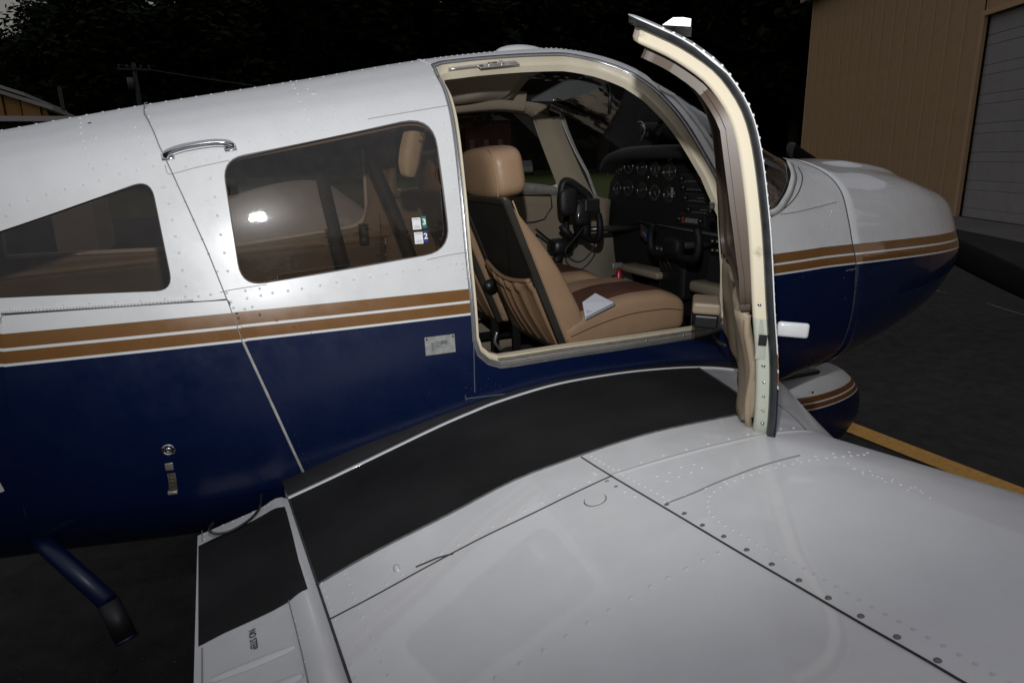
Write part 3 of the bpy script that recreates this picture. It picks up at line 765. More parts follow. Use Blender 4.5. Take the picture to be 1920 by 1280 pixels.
# rim hardware: bolt hole, screws, rivets
mb = MB()
for u in (.940, .968, .998, 1.028):
    p_ = Vector(hull(.688, u, -1, -.026)); n_ = Vector((-1, 0, 0)); rivet(mb, p_ + Vector((-.003, 0, 0)), n_, .0038, .0025)
for u in (1.20, 1.065): 
    p_ = hull(.686, u, -1, -.027); rivet(mb, p_, (-1, 0, 0), .005, .003)
dpart(mb, 'rim_screws', M_CHROME, kind='stuff')
mb = MB(); p_ = hull(.684, 1.125, -1, -.026); mb.box((p_.x-.002, p_.y, p_.z), (.006, .016, .022)); dpart(mb, 'latch_bolt_hole', M_BLACK, False)
mb = MB(); p_ = hull(.684, 1.125, -1, -.026)
mb.box((p_.x+.001, p_.y, p_.z), (.0025, .020, .085)); dpart(mb, 'strike_plate', mat('strike_plate', (.36, .37, .31), .45, noise=.1, nscale=20), False)
mb = MB()
for k in range(40):
    u = .95+k*.0225
    if u > UMAX-.26: break
    X = float(np.interp(u, [q[1] for q in DD[5:]], [q[0] for q in DD[5:]])) if False else .673
    rivet(mb, hull(.690 if u < 1.75 else .70, u, -1, .001), hnorm(.69, u), .0036, .003)
dpart(mb, 'rivets', MATS['rivet_white'], kind='stuff')
# outside: lever in the open position and the top latch paddle
mb = MB(); p_ = hull(.86, U(1.225), -1, .012); mb.box((p_.x+.02, p_.y-.028, p_.z+.118), (.014, .070, .036), Matrix.Identity(4), .007); dpart(mb, 'door_handle', P_WHITE, True)
mb = MB(); p_ = hull(.80, UMAX-.29, -1, .008)
rows = []
for y0, z0 in ((0.01, -.006), (-.002, .002), (-.010, .007), (-.03, .007), (-.045, .004), (-.045, -.010)): rows.append([(p_.x-.05, p_.y+y0, p_.z+z0), (p_.x+.10, p_.y+y0, p_.z+z0)])
mb.grid(rows); mb.f.append(tuple(range(0, 12, 2))); mb.f.append(tuple(range(11, 0, -2))); dpart(mb, 'top_latch_paddle', P_WHITE, False)
# door stay between sill and door
mb = MB(); a = hit(1335, 628, 1, -.57); b = DM @ hull(1.38, .90, -1, -.07)
mb.tube([a, a.lerp(b, .5)+Vector((0, 0, -.008)), b], .006, 8); mb.build('door_stay', M_PLASTIC, plane, True)

# ------------------------------------------------------------------ the wings
CX_ = [-.11, .0, .115, .25, .4, .55, .655, .73, .9, 1.05, 1.15, 1.23, 1.30, 1.35, 1.385, 1.40]
CZ_ = [-.172, -.145, -.113, -.075, -.030, .014, .040, .056, .078, .082, .070, .048, .012, -.026, -.068, -.105]
_c = np.array(crv(list(zip(CX_, CZ_)), 10))
def xle(v):
    return float(np.interp(v, [.4, .6, 1.235, 1.30, 5.3], [2.02, 1.90, 1.45, 1.40, 1.40]))
def wtop(X, v, side=-1, off=0.0):
    def P(X, v):
        Xe = X if X <= 1.0 else 1.0 + (X-1.0)*(.40/(xle(v)-1.0))
        z = .95 + .11*(v-.6) + float(np.interp(Xe, _c[:, 0], _c[:, 1]))
        return Vector((X, side*v, z))
    p = P(X, v)
    if off:
        n = (P(X+.004, v)-P(X-.004, v)).cross(P(X, v+.01)-P(X, v-.01)); n.normalize()
        if n.z < 0: n = -n
        p = p + n*off
    return p
def px2w(px, py):
    """pixel -> (X, v) on the starboard wing's upper face"""
    d = ray(px, py).normalized(); lo = None; prev = None
    for k in range(20, 400):
        t = k*.012; p = CAM + d*t; v = -p.y
        f = p.z - wtop(min(max(p.x, -.11), xle(v)-.001), v).z if -.2 < p.x < xle(v)+.0 else (1 if p.z > .8 else -1)
        if prev is not None and prev > 0 and f <= 0:
            a, b = t-.012, t
            for q in range(20):
                m_ = (a+b)/2; p = CAM+d*m_; v = -p.y
                if p.z - wtop(min(max(p.x, -.11), xle(v)-.001), v).z > 0: a = m_
                else: b = m_
            p = CAM+d*b; return (min(p.x, xle(-p.y)-.001), -p.y)
        prev = f
    p = CAM + d*1.5
    best = min(((CAM+d*(k*.01)) for k in range(30, 450)), key=lambda q: abs(q.z-wtop(min(max(q.x, -.1), xle(-q.y)-.002), -q.y).z)+max(0, q.x-xle(-q.y)))
    return (min(best.x, xle(-best.y)-.002), -best.y)
def wing(side, name_label):
    mb = MB(); rows = []
    VS = list(np.linspace(.40, 1.5, 34)) + list(np.linspace(1.6, 5.1, 24)) + [5.18, 5.24, 5.28]
    for v in VS:
        le = xle(v); tipk = 1 if v < 5.1 else math.sqrt(max(.02, 1-((v-5.1)/.19)**2))
        xt = [.118 + (le-.118)*(1-(1-t)**1.8) for t in np.linspace(0, 1, 56)]
        top = [wtop(x, v, side) for x in xt]
        zle = top[-1].z; bot = []
        for t in np.linspace(0, 1, 20)[1:]:
            x = le - (le-.118)*t**1.6; zb_ = zle - .075*min(1, math.sqrt(t*5)) + (.03+.0)*t*1.2
            bot.append(Vector((x, side*v, min(zb_, wtop(x, v, side).z-.004))))
        row = top + bot
        if tipk < 1:
            zc = zle-.02
            row = [Vector((.6+(p.x-.6)*(.9+.1*tipk), p.y, zc+.05+(p.z-zc-.05)*tipk)) for p in row]
        rows.append(row + [row[0]])
    if side < 0: rows = [list(reversed(r_)) for r_ in rows]
    mb.grid(rows)
    b = len(mb.v); mb.v += rows[-1][:-1]; mb.f.append(tuple(range(b, b+len(rows[-1])-1)))
    o = mb.build('wing', P_WHITE, plane, True, label=name_label); autosmooth(o, 50)
    return o
wr = wing(-1, 'starboard wing in the foreground with black walkway'); wl = wing(1, 'port wing seen beyond the cabin')
# flaps: rounded nose roll at the hinge, then flat back to the trailing edge
def flap(X, v, side=-1, off=0.0):
    h = .95+.11*(v-.6)
    zz = float(np.interp(X, [-.11, .03, .060, .075, .090, .105, .118], [-.172-.004, -.141, -.131, -.122, -.1165, -.1165, -.124]))
    if abs(off) > 0: zz += off*.98
    return Vector((X, side*v, h+zz))
_fx = list(np.linspace(-.11, .03, 8)) + [.045, .06, .068, .075, .082, .09, .097, .105, .112, .118]
def flap_fn(X, v, side=-1, off=0.0): return flap(X, v, side, off)
for side, par in ((-1, wr), (1, wl)):
    mb = MB(); rows = []
    for v in np.linspace(.575, 2.9, 30):
        t_ = [flap(x, v, side) for x in _fx]; b_ = [Vector((x, side*v, .95+.11*(v-.6)-.205+.02*(x+.11))) for x in reversed(_fx)]
        r_ = t_+b_; rows.append(r_+[r_[0]])
    if side > 0: rows = [list(reversed(r_)) for r_ in rows]
    mb.grid(rows)
    for rr, fl_ in ((rows[0], False), (rows[-1], True)):
        b = len(mb.v); mb.v += rr[:-1]; ids = list(range(b, b+len(rr)-1)); mb.f.append(tuple(ids if fl_ else reversed(ids)))
    fo2 = autosmooth(mb.build('flap', P_WHITE, par, True), 40)
    if side < 0: FLAP = fo2
def px2f(px, py):
    d = ray(px, py); lo, hi = .3, 4.0
    def g(t):
        p = CAM+d*t; return p.z-flap(min(max(p.x, -.11), .118), -p.y).z
    for k in range(50):
        m_ = (lo+hi)/2
        if g(m_) > 0: lo = m_
        else: hi = m_
    p = CAM+d*hi; return (min(max(p.x, -.109), .117), -p.y)
# walkway
wk = [px2w(*p) for p in crv([(594, 1097), (640, 1069), (730, 1020), (840, 965), (965, 900), (1085, 855), (1165, 828), (1240, 807), (1320, 790), (1392, 776)], 4)] + [px2w(*p) for p in [(1392, 748), (1379, 735), (1340, 709), (1305, 687)]]
inner = [(x, .617) for x in np.linspace(wk[-1][0], .122, 16)]
WK = [(.122, wk[0][1])] + wk + inner
walk = patch('walkway', WK, (), M_WALK, wr, (-1,), .0016, .03, fn=wtop, label='black non-slip walkway beside the fuselage')
mb = MB(); EDGE = [(x, v) for x, v in WK[:len(wk)+1]]; ribbon(mb, EDGE, .006, .0012, fn=wtop); mb.build('walkway_edge', mat('walkway_edge', (.10, .10, .10), .6, noise=.4, nscale=60), wr, True)
fw_poly = [px2f(*p) for p in [(372, 1024), (400, 1010), (440, 993), (500, 962), (520, 952), (534, 950), (538, 962), (548, 1000), (560, 1050), (577, 1104), (545, 1125), (480, 1160), (420, 1187), (372, 1212)]]
patch('flap_walkway', fw_poly, (), M_WALK, FLAP, (-1,), .0014, .02, fn=flap_fn)
# root strip and rubber seal
mb = MB(); ribbon(mb, [(x, .606) for x in np.linspace(.12, 1.72, 50)], .020, .0010, fn=wtop, h=.003); mb.build('root_strip', P_WHITE, wr, True)
mb = MB(); rows = []
for x in np.linspace(.12, 1.78, 50):
    k = .5+.5*math.sin(x*3.1-.3)
    a = wtop(x, .597, -1, .002); b = wtop(x, .585, -1, .004+.006*k); c_ = wtop(x, .560, -1, .020+.016*k); d_ = wtop(x, .52, -1, .022+.016*k)
    rows.append([a, b, c_, d_])
mb.grid(rows); mb.build('root_seal', M_RUBBER, wr, True)
# panel lines on the wing
seam_obj([[px2w(*p) for p in crv([(1090, 857), (1144, 891), (1270, 966), (1392, 1039), (1502, 1103), (1612, 1167), (1723, 1230), (1810, 1281), (1925, 1348)], 6)]], .0023, M_SEAM, .0004, wtop, wr)
seam_obj([[px2w(*p) for p in crv([(618, 1161), (700, 1118), (800, 1063), (900, 1010), (1000, 962), (1080, 923), (1145, 893)], 6)]], .0019, M_SEAM, .0004, wtop, wr)
PLA = mat('lap_pale', (.50, .50, .50), .4)
seam_obj([[px2w(*p) for p in crv([(1148, 891), (1230, 866), (1310, 844), (1380, 827), (1440, 814), (1500, 808), (1545, 812)], 6)]], .0045, PLA, .001, wtop, wr)
seam_obj([[px2w(*p) for p in crv([(1250, 944), (1300, 925), (1345, 905), (1430, 873), (1500, 854)], 6)]], .0025, mat('lap_grey', (.25, .25, .25), .6), .0004, wtop, wr)
seam_obj([[px2w(*p) for p in crv([(1448, 752), (1480, 775), (1513, 808)], 5)]], .0025, MATS['lap_grey'], .0006, wtop, wr)
seam_obj([[px2w(*p) for p in [(780, 1063), (820, 1046), (850, 1038)]]], .0026, M_SEAM, .0004, wtop, wr, 'scratch')
# gap along the hinge
mb = MB(); ribbon(mb, [(.120, v) for v in np.linspace(.60, 3.0, 40)], .0045, .0003, fn=wtop); mb.build('seam', M_SEAM, wr, True)
seam_obj([[px2f(*p) for p in [(541, 1126), (555, 1180), (567, 1230), (580, 1290)]]], .0018, MATS['lap_grey'], .0008, flap_fn, FLAP)
seam_obj([[px2f(*p) for p in [(379, 1215), (379, 1250), (379, 1290)]], [px2f(*p) for p in [(379, 995), (379, 1016)]]], .0018, MATS['lap_grey'], .0008, flap_fn, FLAP)
# stiffening beads pressed into the flap
mb = MB()
for pts in ([(392, 1276), (470, 1246), (553, 1212)], [(470, 1306), (520, 1286), (566, 1266)], [(385, 1345), (470, 1316), (575, 1280)]):
    L_ = [px2f(*p) for p in crv(pts, 6)]; rows = []
    for i, (x, v) in enumerate(L_):
        e = math.sin(math.pi*min(1, max(0, (i+.3)/len(L_))))**.4; rows.append([flap(x, v+.013*k*e, -1, .0005+.0055*e*max(0, 1-(k)**2)) for k in (-1, -.6, -.2, .2, .6, 1)])
    mb.grid(rows)
mb.build('pressed_bead', P_WHITE, FLAP, True)
xn, vn = px2f(474, 1199); pn = flap(xn, vn, -1, .0018); 
NS = Matrix(((0, 1, 0, pn.x), (-1, 0, 0, pn.y), (.11, .22, 1, pn.z), (0, 0, 0, 1)))
text_mesh('NO STEP', .0175, NS, M_DPRINT, FLAP, bold=.0001)
# wing rivets
wv_ = MB()
def wriv(pts, r=.0030, fn=wtop, f=px2w, mbx=None):
    for p in pts:
        X, v = f(*p); n = (fn(X, v, -1, .01)-fn(X, v, -1, 0)); rivet(mbx or wv_, fn(X, v, -1, .0002), n, r, .0014)
def wrivl(pts, sp, r=.0028, f=px2w, fn=wtop, dx=0, dv=0, mbx=None):
    line = [f(*p) for p in crv(pts, 5)]; line = [(x+dx, v+dv) for x, v in line]
    P = [fn(x, v) for x, v in line]; D = [0]
    for i in range(1, len(P)): D.append(D[-1]+(P[i]-P[i-1]).length)
    for k in range(int(D[-1]/sp)+1):
        x = float(np.interp(k*sp, D, [q[0] for q in line])); v = float(np.interp(k*sp, D, [q[1] for q in line]))
        rivet(mbx or wv_, fn(x, v, -1, .0002), fn(x, v, -1, .01)-fn(x, v, -1, 0), r, .0014)
TR = [(1620, 852), (1535, 860), (1475, 871), (1415, 887), (1372, 902), (1350, 913), (1332, 927), (1327, 943), (1330, 960), (1340, 970), (1357, 983), (1390, 1001), (1427, 1022), (1467, 1042), (1510, 1067), (1555, 1092), (1602, 1119), (1657, 1149), (1715, 1180), (1782, 1217), (1850, 1256), (1920, 1296)]
wrivl(TR, .0185, .0030)
wrivl([(1245, 940), (1345, 907), (1435, 875), (1515, 857), (1590, 847), (1640, 850)], .042, .0030)
wrivl([(1100, 858), (1145, 886), (1200, 917), (1247, 943)], .019, .0026, dx=.012)
wrivl([(1160, 880), (1230, 857), (1310, 836), (1380, 819), (1440, 807), (1500, 801)], .052, .003)
wriv([(1232, 892), (1255, 885), (1277, 875), (1301, 870), (1316, 876), (1296, 885), (1273, 893), (1250, 901)])
wriv([(975, 1243), (1020, 1218), (1062, 1192), (1103, 1167), (1143, 1143), (1183, 1120), (1220, 1099), (1253, 1083), (1287, 1066), (1318, 1050), (1347, 1037), (930, 1269)], .0042)
wriv([(690, 1113), (725, 1093), (755, 1076), (793, 1052), (827, 1036), (859, 1020), (891, 1002), (923, 986), (953, 971), (984, 956), (1015, 941), (1048, 927), (1077, 914), (1105, 902), (1117, 888), (1113, 886), (722, 1045), (732, 1066)], .0036)
wriv([(603, 1093), (607, 1105), (612, 1118), (616, 1130), (620, 1142), (628, 1160), (635, 1181), (641, 1202), (650, 1224), (658, 1246), (666, 1270), (645, 1075), (650, 1083), (655, 1094), (660, 1110), (664, 1122), (672, 1138), (680, 1155), (688, 1175), (698, 1195), (706, 1217), (715, 1240), (727, 1265), (720, 1142)], .0030)
wrivl([(700, 862), (850, 792), (1000, 737), (1150, 702), (1290, 686)], .055, .0028, dv=.0)
wriv([(1171, 921), (1190, 930)], .0038)
wriv([(1590+14*k, 868+5*k+(k % 3)*5) for k in range(12)] + [(1600+18*k, 878+6*k) for k in range(8)], .0022)
wv_.build('rivets', MATS['rivet_white'], wr, True, kind='stuff')
fb = MB()
wriv([(549, 1150), (553, 1163), (556, 1180), (560, 1195), (563, 1212), (566, 1225), (571, 1240), (578, 1180), (537, 1212), (470, 1231), (442, 1247), (383, 1000), (383, 1010), (418, 984), (437, 977), (456, 968), (475, 959), (496, 950), (504, 946)], .0026, flap_fn, px2f, fb)
fb.build('rivets', MATS['rivet_white'], FLAP, True, kind='stuff')
wd = MB()
wriv([(1283, 962), (1317, 984), (1357, 1005), (1400, 1030), (1447, 1057), (1498, 1087), (1553, 1120), (1614, 1154), (1682, 1193), (1758, 1237), (1848, 1289), (1250, 945)], .0042, mbx=wd)
wd.build('screws', mat('screw_grey', (.19, .19, .19), .35, metal=.5), wr, True, kind='stuff')
wd = MB(); wriv([(1138, 902), (1155, 912)], .0042, mbx=wd); wriv([(604+k*4, 985+k*14) for k in range(5)], .0018, mbx=wd); wd.build('screws', M_ALU, wr, True, kind='stuff')
mb = MB(); X, v = px2w(1116, 937); n = wtop(X, v, -1, .01)-wtop(X, v); mb.disc(wtop(X, v, -1, -.001), n, .0215, .0035, 28, .0205)
autosmooth(mb.build('sump_cap', P_WHITE, wr, True), 30)
mb = MB(); mb.disc(wtop(X, v, -1, .0003), n, .0225, .0005, 28); mb.build('cap_ring', M_SEAM, wr)
mb = MB(); X, v = px2w(744, 1066); c = wtop(X, v); mb.ell((c.x, c.y, c.z), (.007, .013, .008), nu=18, nv=10); mb.build('glint_bump', mat('glint_bump_gloss', (.65, .65, .65), .12, coat=1), wr, True)  # small glossy bump added to catch the flash as a highlight
# drain cable loop under the root
mb = MB(); P_ = [hit(490, 925, 1, -.56), hit(487, 950, 1, -.60), hit(470, 972, 1, -.64), hit(435, 994, 1, -.66), hit(405, 1000, 1, -.66), hit(392, 992, 1, -.65), hit(400, 978, 1, -.62), hit(440, 955, 1, -.60), hit(468, 935, 1, -.56)]
mb.tube(crv([tuple(p) for p in P_[:7]], 6), .0035, 6); mb.build('bonding_cable', M_BLACK, plane, True)
# fuselage belly fairing behind the flap is part of the skin; boarding step
mb = MB(); a = hit(95, 1030, 1, -.46); b = hit(203, 1128, 1, -.62); c_ = hit(236, 1195, 1, -.66)
a0 = a + (a-b)*.25
mb.tube([a0, a, b], .0235, 14); mb.build('boarding_step', P_BLUE, plane, True, label='blue tubular boarding step below the belly')
mb = MB(); mb.tube([b, c_], .026, 14); mb.build('step_tread', M_RUBBER, plane, True)
mb = MB(); mb.tube([c_, c_+(c_-b)*.07], .027, 14); mb.build('step_cap', P_BLUE, plane, True)
# ---- landing gear
GB = (.475, .035, .03, 2.6, [(0, (.19, .075, .020)), (-.028, WHITE), (-.036, (.19, .075, .020)), (-.060, WHITE), (-.066, (.006, .01, .04))])
P_PANT = paint('wheel_fairing_paint', GB, wav=.3)
mb = MB(); rows = []
for k in range(28):
    t = k/27; x = 2.16 + .86*t; r_ = math.sin(math.pi*(t**1.25)*.96+.04)**.62; zc = .40+.03*t
    rows.append([(x, .135*r_*math.cos(a)*(1 if abs(math.cos(a)) < .99 else 1), zc + (.275 if math.sin(a) > 0 else .22)*r_*math.copysign(abs(math.sin(a))**.8, math.sin(a))) for a in np.linspace(0, 2*math.pi, 33)])
mb.grid(rows); np_ = mb.build('nose_wheel_fairing', P_PANT, plane, True)
mb = MB(); mb.tube([(2.52, 0, 1.0), (2.56, 0, .60)], .030, 12); mb.build('nose_leg', mat('strut_white', (.5, .5, .5), .3), plane, True)
mb = MB(); mb.box((2.50, -.06, .668), (.30, .05, .02), Matrix.Identity(4), .006); mb.build('fairing_slot', M_PLASTIC, np_)
def wheel(x, y, r, wd_):
    mb = MB(); rows = []
    for a in np.linspace(0, 2*math.pi, 33): rows.append([(x+(r-wd_*.45+wd_*.45*math.cos(b))*math.cos(a), y+wd_*.5*math.sin(b), .0+r+(r-wd_*.45+wd_*.45*math.cos(b))*math.sin(a)) for b in np.linspace(0, 2*math.pi, 13)])
    mb.grid(rows); tyre = mb.build('tyre', M_RUBBER, plane, True)
    mb = MB(); mb.disc((x, y-wd_*.4, r), (0, 1, 0), r*.5, wd_*.8, 20); mb.build('rim', M_ALU, tyre)
wheel(2.56, 0, .19, .13)
for s in (-1, 1):
    wheel(.55, s*1.55, .20, .15); mb = MB(); mb.tube([(.62, s*1.50, 1.0), (.56, s*1.50, .22)], .03, 10); mb.build('main_leg', MATS['strut_white'], plane, True)
mb = MB()
for p in [(1524, 735), (1515, 691)]:
    q = hit(*p, 1, -.12); rivet(mb, q, (0, -1, .2), .006, .002)
mb.parts('screw', M_SEAM, np_, True)
# ================================================================== CABIN INTERIOR
M_LINER = mat('headliner', (.50, .45, .35), .6, noise=.06, nscale=6, bump=.15, bscale=60)
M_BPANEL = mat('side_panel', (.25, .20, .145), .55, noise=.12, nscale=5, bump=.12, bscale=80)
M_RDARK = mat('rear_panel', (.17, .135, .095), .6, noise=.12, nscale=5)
XB = 1.80      # instrument panel plane
W2i = inset(WIN2, -.006); W3i = inset(WIN3, -.006); FWi = inset(FWL, -.006)
ZS = U(1.30)
# lining of the port wall: lower panels and window surrounds
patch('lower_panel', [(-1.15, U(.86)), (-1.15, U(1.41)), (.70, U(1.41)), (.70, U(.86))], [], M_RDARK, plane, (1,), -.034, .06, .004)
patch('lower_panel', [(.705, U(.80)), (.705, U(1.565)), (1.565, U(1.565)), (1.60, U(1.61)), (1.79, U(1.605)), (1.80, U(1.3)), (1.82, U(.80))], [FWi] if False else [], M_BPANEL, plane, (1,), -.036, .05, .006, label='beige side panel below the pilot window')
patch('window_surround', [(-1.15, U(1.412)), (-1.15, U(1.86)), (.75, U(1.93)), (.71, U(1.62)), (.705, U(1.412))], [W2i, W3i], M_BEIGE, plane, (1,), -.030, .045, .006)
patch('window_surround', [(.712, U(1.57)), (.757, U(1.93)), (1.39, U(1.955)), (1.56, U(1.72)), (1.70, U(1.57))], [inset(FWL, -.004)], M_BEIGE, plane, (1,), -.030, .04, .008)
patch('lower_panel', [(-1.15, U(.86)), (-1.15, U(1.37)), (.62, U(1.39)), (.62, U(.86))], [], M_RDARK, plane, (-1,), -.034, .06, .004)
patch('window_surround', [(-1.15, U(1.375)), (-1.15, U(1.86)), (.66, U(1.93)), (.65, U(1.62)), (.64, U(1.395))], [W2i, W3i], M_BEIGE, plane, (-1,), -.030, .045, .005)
# trim ledges under the windows
mb = MB()
for s in (1, -1):
    mb.grid([[hull(x, U(1.425), s, -.030), hull(x, U(1.425), s, -.055), hull(x, U(1.40), s, -.064), hull(x, U(1.385), s, -.040)] for x in np.linspace(-1.1, .60, 30)])
mb.parts('window_ledge', mat('ledge_beige', (.33, .26, .18), .5), plane, True)
# armoured strip under the pilot's window
mb = MB(); 
for z0, z1, dd in ((1.60, 1.575, 0), ):
    mb.grid([[hull(x, U(z0), 1, -.030), hull(x, U(z0), 1, -.052), hull(x, U(z1-.01), 1, -.056), hull(x, U(z1-.02), 1, -.040)] for x in np.linspace(.80, 1.50, 16)])
mb.build('window_rail', mat('rail_grey', (.28, .27, .25), .4, metal=.3, noise=.2, nscale=40), plane, True)
mb = MB(); a = [hull(x, U(z), 1, -.046) for x, z in ((1.02, 1.565), (1.475, 1.555), (1.485, 1.50), (1.45, 1.44), (1.40, 1.425), (1.02, 1.42))]
mb.tube([tuple(p) for p in a], .004, 6); mb.build('pocket_edge', M_PLASTIC, plane, True)
# headliner, its front roll, the cove and roof rails
for s, u0 in ((1, 1.72), (-1, 1.90)):
    patch('headliner', [(-1.1, u0-.03), (-1.1, UMAX), (1.22, UMAX), (1.22, u0)], [], M_LINER, plane, (s,), -.055, .07, .006)
_w = [p for p in WSH[1:-1] if p[1] > 1.30][:7]
patch('windscreen_bow', [(1.225, 1.66), (1.225, UMAX), (1.425, UMAX)] + [(x-.004, u-.004) for x, u in _w] + [(1.62, 1.40)], [], mat('bow_dark', (.018, .016, .014), .8), plane, (1,), -.012, .04, 0)
patch('windscreen_bow', [(1.225, 1.88), (1.225, UMAX), (1.425, UMAX), (1.435, 1.90)], [], MATS['bow_dark'], plane, (-1,), -.012, .04, 0)
mb = MB(); rows = []
for k in range(22):
    x = .55+.60*k/21; b = .5+.5*math.sin(k*.5+.6)
    rows.append([hull(x, u, 1, -.058-.05*math.sin(math.pi*(u-1.74)/.30)*(.7+.3*b)) for u in np.linspace(1.74, 2.04, 12)])
mb.grid(rows); mb.build('headliner_roll', M_CREAM, plane, True)
mb = MB(); rows = []
for k in range(26):
    x = .50+.78*k/25
    rows.append([hull(x, u, 1, -.034-.05*math.sin(math.pi*(u-1.66)/.13)**2) for u in np.linspace(1.66, 1.79, 12)])
mb.grid(rows); mb.build('roof_rail', M_BEIGE, plane, True)
# port pillar padding
mb = MB(); rows = []
for k in range(16):
    t = k/15; x0 = 1.345+.19*t; z = 1.93-.33*t; wd_ = .145+.045*t
    rows.append([hull(x0+wd_*(c-.10), U(z), 1, -.030-.028*math.sin(math.pi*c)) for c in np.linspace(0, 1, 9)])
mb.grid(rows); mb.build('pillar_pad', mat('pillar_beige', (.36, .30, .22), .5, noise=.06), plane, True)
mb = MB(); rows = []
for k in range(12):
    t = k/11; z = 1.93-.52*t; f = .045+.10*max(0, t-.6)**1.5*2
    rows.append([hull(.685+f*c, U(z), 1, -.031-.022*math.cos(c*math.pi/2)) for c in np.linspace(-1, 1, 9)])
mb.grid(rows); mb.build('pillar_pad', mat('pillar_tan', (.30, .225, .15), .5, noise=.06), plane, True)
# floor, firewall, rear bulkhead, tunnel
mb = MB(); mb.box((.70, 0, .84), (2.6, .86, .02)); mb.build('cabin_floor', M_DCARPET, plane)
mb = MB(); mb.box((2.12, 0, 1.20), (.02, .80, .66)); mb.build('firewall', M_DCARPET, plane)
mb = MB(); _r = [hull(-1.1, u, 1, -.02) for u in np.linspace(.1, UMAX, 24)] + [hull(-1.1, u, -1, -.02) for u in np.linspace(UMAX, .1, 24)]; mb.v = _r; mb.f = [tuple(range(len(_r)))]; mb.build('rear_bulkhead', M_RDARK, plane)
mb = MB(); mb.box((1.45, .0, .90), (.9, .14, .16), None, .04); mb.build('centre_tunnel', M_DCARPET, plane, True)
# rear seat
def seat_back(mb, y0, y1, xb, zb, xt, zt, th, n=14, taper=.10):
    rows = []
    for k in range(n+1):
        t = k/n; cx = xb+(xt-xb)*t; cz = zb+(zt-zb)*t; hw = (y1-y0)/2*(1-taper*t**2); cy = (y0+y1)/2
        tt = th*(1-.42*t)*(1-.25*(1-t)**6); sl = .0
        e = min(1, (math.sin(math.pi*min(max(t, .015), .985)))*3.2)**.5
        row = []
        for a in np.linspace(0, 2*math.pi, 29):
            c, s_ = math.cos(a), math.sin(a); row.append((cx + tt/2 + tt/2*math.copysign(abs(c)**.45, c)*e, cy+hw*e**.3*math.copysign(abs(s_)**.35, s_), cz))
        rows.append(row)
    mb.grid(rows); mb.f.append(tuple(len(mb.v)-29+j for j in range(29))); return mb
mb = MB(); seat_back(mb, -.43, .43, .06, 1.0, -.05, 1.57, .13); mb.build('rear_bench', M_TAN, plane, True, label='tan rear bench behind the side window')
mb = MB(); mb.ell((.32, 0, 1.00), (.25, .44, .09), .45, .35); mb.build('rear_cushion', M_TAN, plane, True)
# diagonal of the rear seat belt guides: black webbing hanging down inside
for pts, wd_ in (([(598, 262), (604, 330), (622, 410), (645, 500)], .046), ([(680, 250), (703, 310), (738, 390), (772, 478), (800, 560)], .040)):
    c = [hit(*p, 1, .10) for p in crv(pts, 5)]; mb = MB()
    mb.grid([[p+Vector((-wd_/2, 0, 0)), p+Vector((wd_/2, .008, 0))] for p in c] ); o = mb.build('shoulder_belt', M_BELT, plane, True)
    m_ = o.modifiers.new('t', 'SOLIDIFY'); m_.thickness = .002
# folded sun-visor style pad on the door post
mb = MB(); rows = []
for k in range(14):
    t = k/13; a = hit(783+(765-783)*t, 232+(332-232)*t, 1, -.33); wd_ = .030*(1 if t < .8 else 1-.25*((t-.8)/.2)); bow = .008*math.sin(math.pi*t)
    rows.append([a+Vector((-wd_-bow+.0, .0, .010)), a+Vector((-wd_*.5-bow, -.012, .004)), a+Vector((-.2*wd_, -.014, 0)), a+Vector((wd_*.5, -.014, 0)), a+Vector((wd_, .0, -.004)), a+Vector((wd_*.5, .014, 0)), a+Vector((-wd_*.5-bow, .014, 0)), a+Vector((-wd_-bow, .0, .010))])
mb.grid(rows); mb.f.append(tuple(len(mb.v)-8+j for j in range(7))); mb.build('post_pad', mat('pad_cream', (.42, .37, .28), .5, noise=.15, nscale=25), plane, True)
mb = MB(); pth = [(795, 240), (789, 252), (797, 257), (790, 266), (786, 262)]
mb.tube([tuple(hit(*p, 1, -.348)) for p in crv(pth, 4)], .0022, 6); mb.build('cord', mat('cord_brown', (.12, .09, .06), .7), plane, True)
# headset jacks on the far wall
PJ = hit(680, 438, 1, .50)
mb = MB(); mb.box((PJ.x, .478, PJ.z), (.040, .012, .085), None, .003); jp = mb.build('jack_plate', M_BLACK, plane)
for dz in (.016, -.020):
    mb = MB(); mb.disc((PJ.x, .474, PJ.z+dz), (0, -1, 0), .0085, .008, 14); mb.disc((PJ.x, .466, PJ.z+dz), (0, -1, 0), .004, .002, 10); mb.build('jack_socket', M_ALU, jp, True)
mb = MB()
for p in [(642, 420), (700, 412), (716, 410), (708, 454), (722, 457), (708, 474), (760, 410)]:
    q = hit(*p, 1, .485); rivet(mb, (q.x, .480, q.z), (0, -1, 0), .004, .002)
mb.build('panel_screws', M_ALU, plane, True, kind='stuff')
mb = MB(); q0 = hit(712, 405, 1, .486); mb.box((q0.x, .487, q0.z-.14), (.003, .006, .30)); mb.build('panel_joint', M_SEAM, plane)
mb = MB(); mb.box((.52, -.475, 1.42), (.06, .02, .03), None, .006); mb.build('buckle_bracket', mat('bracket_grey', (.25, .24, .22), .4, metal=.4), plane)

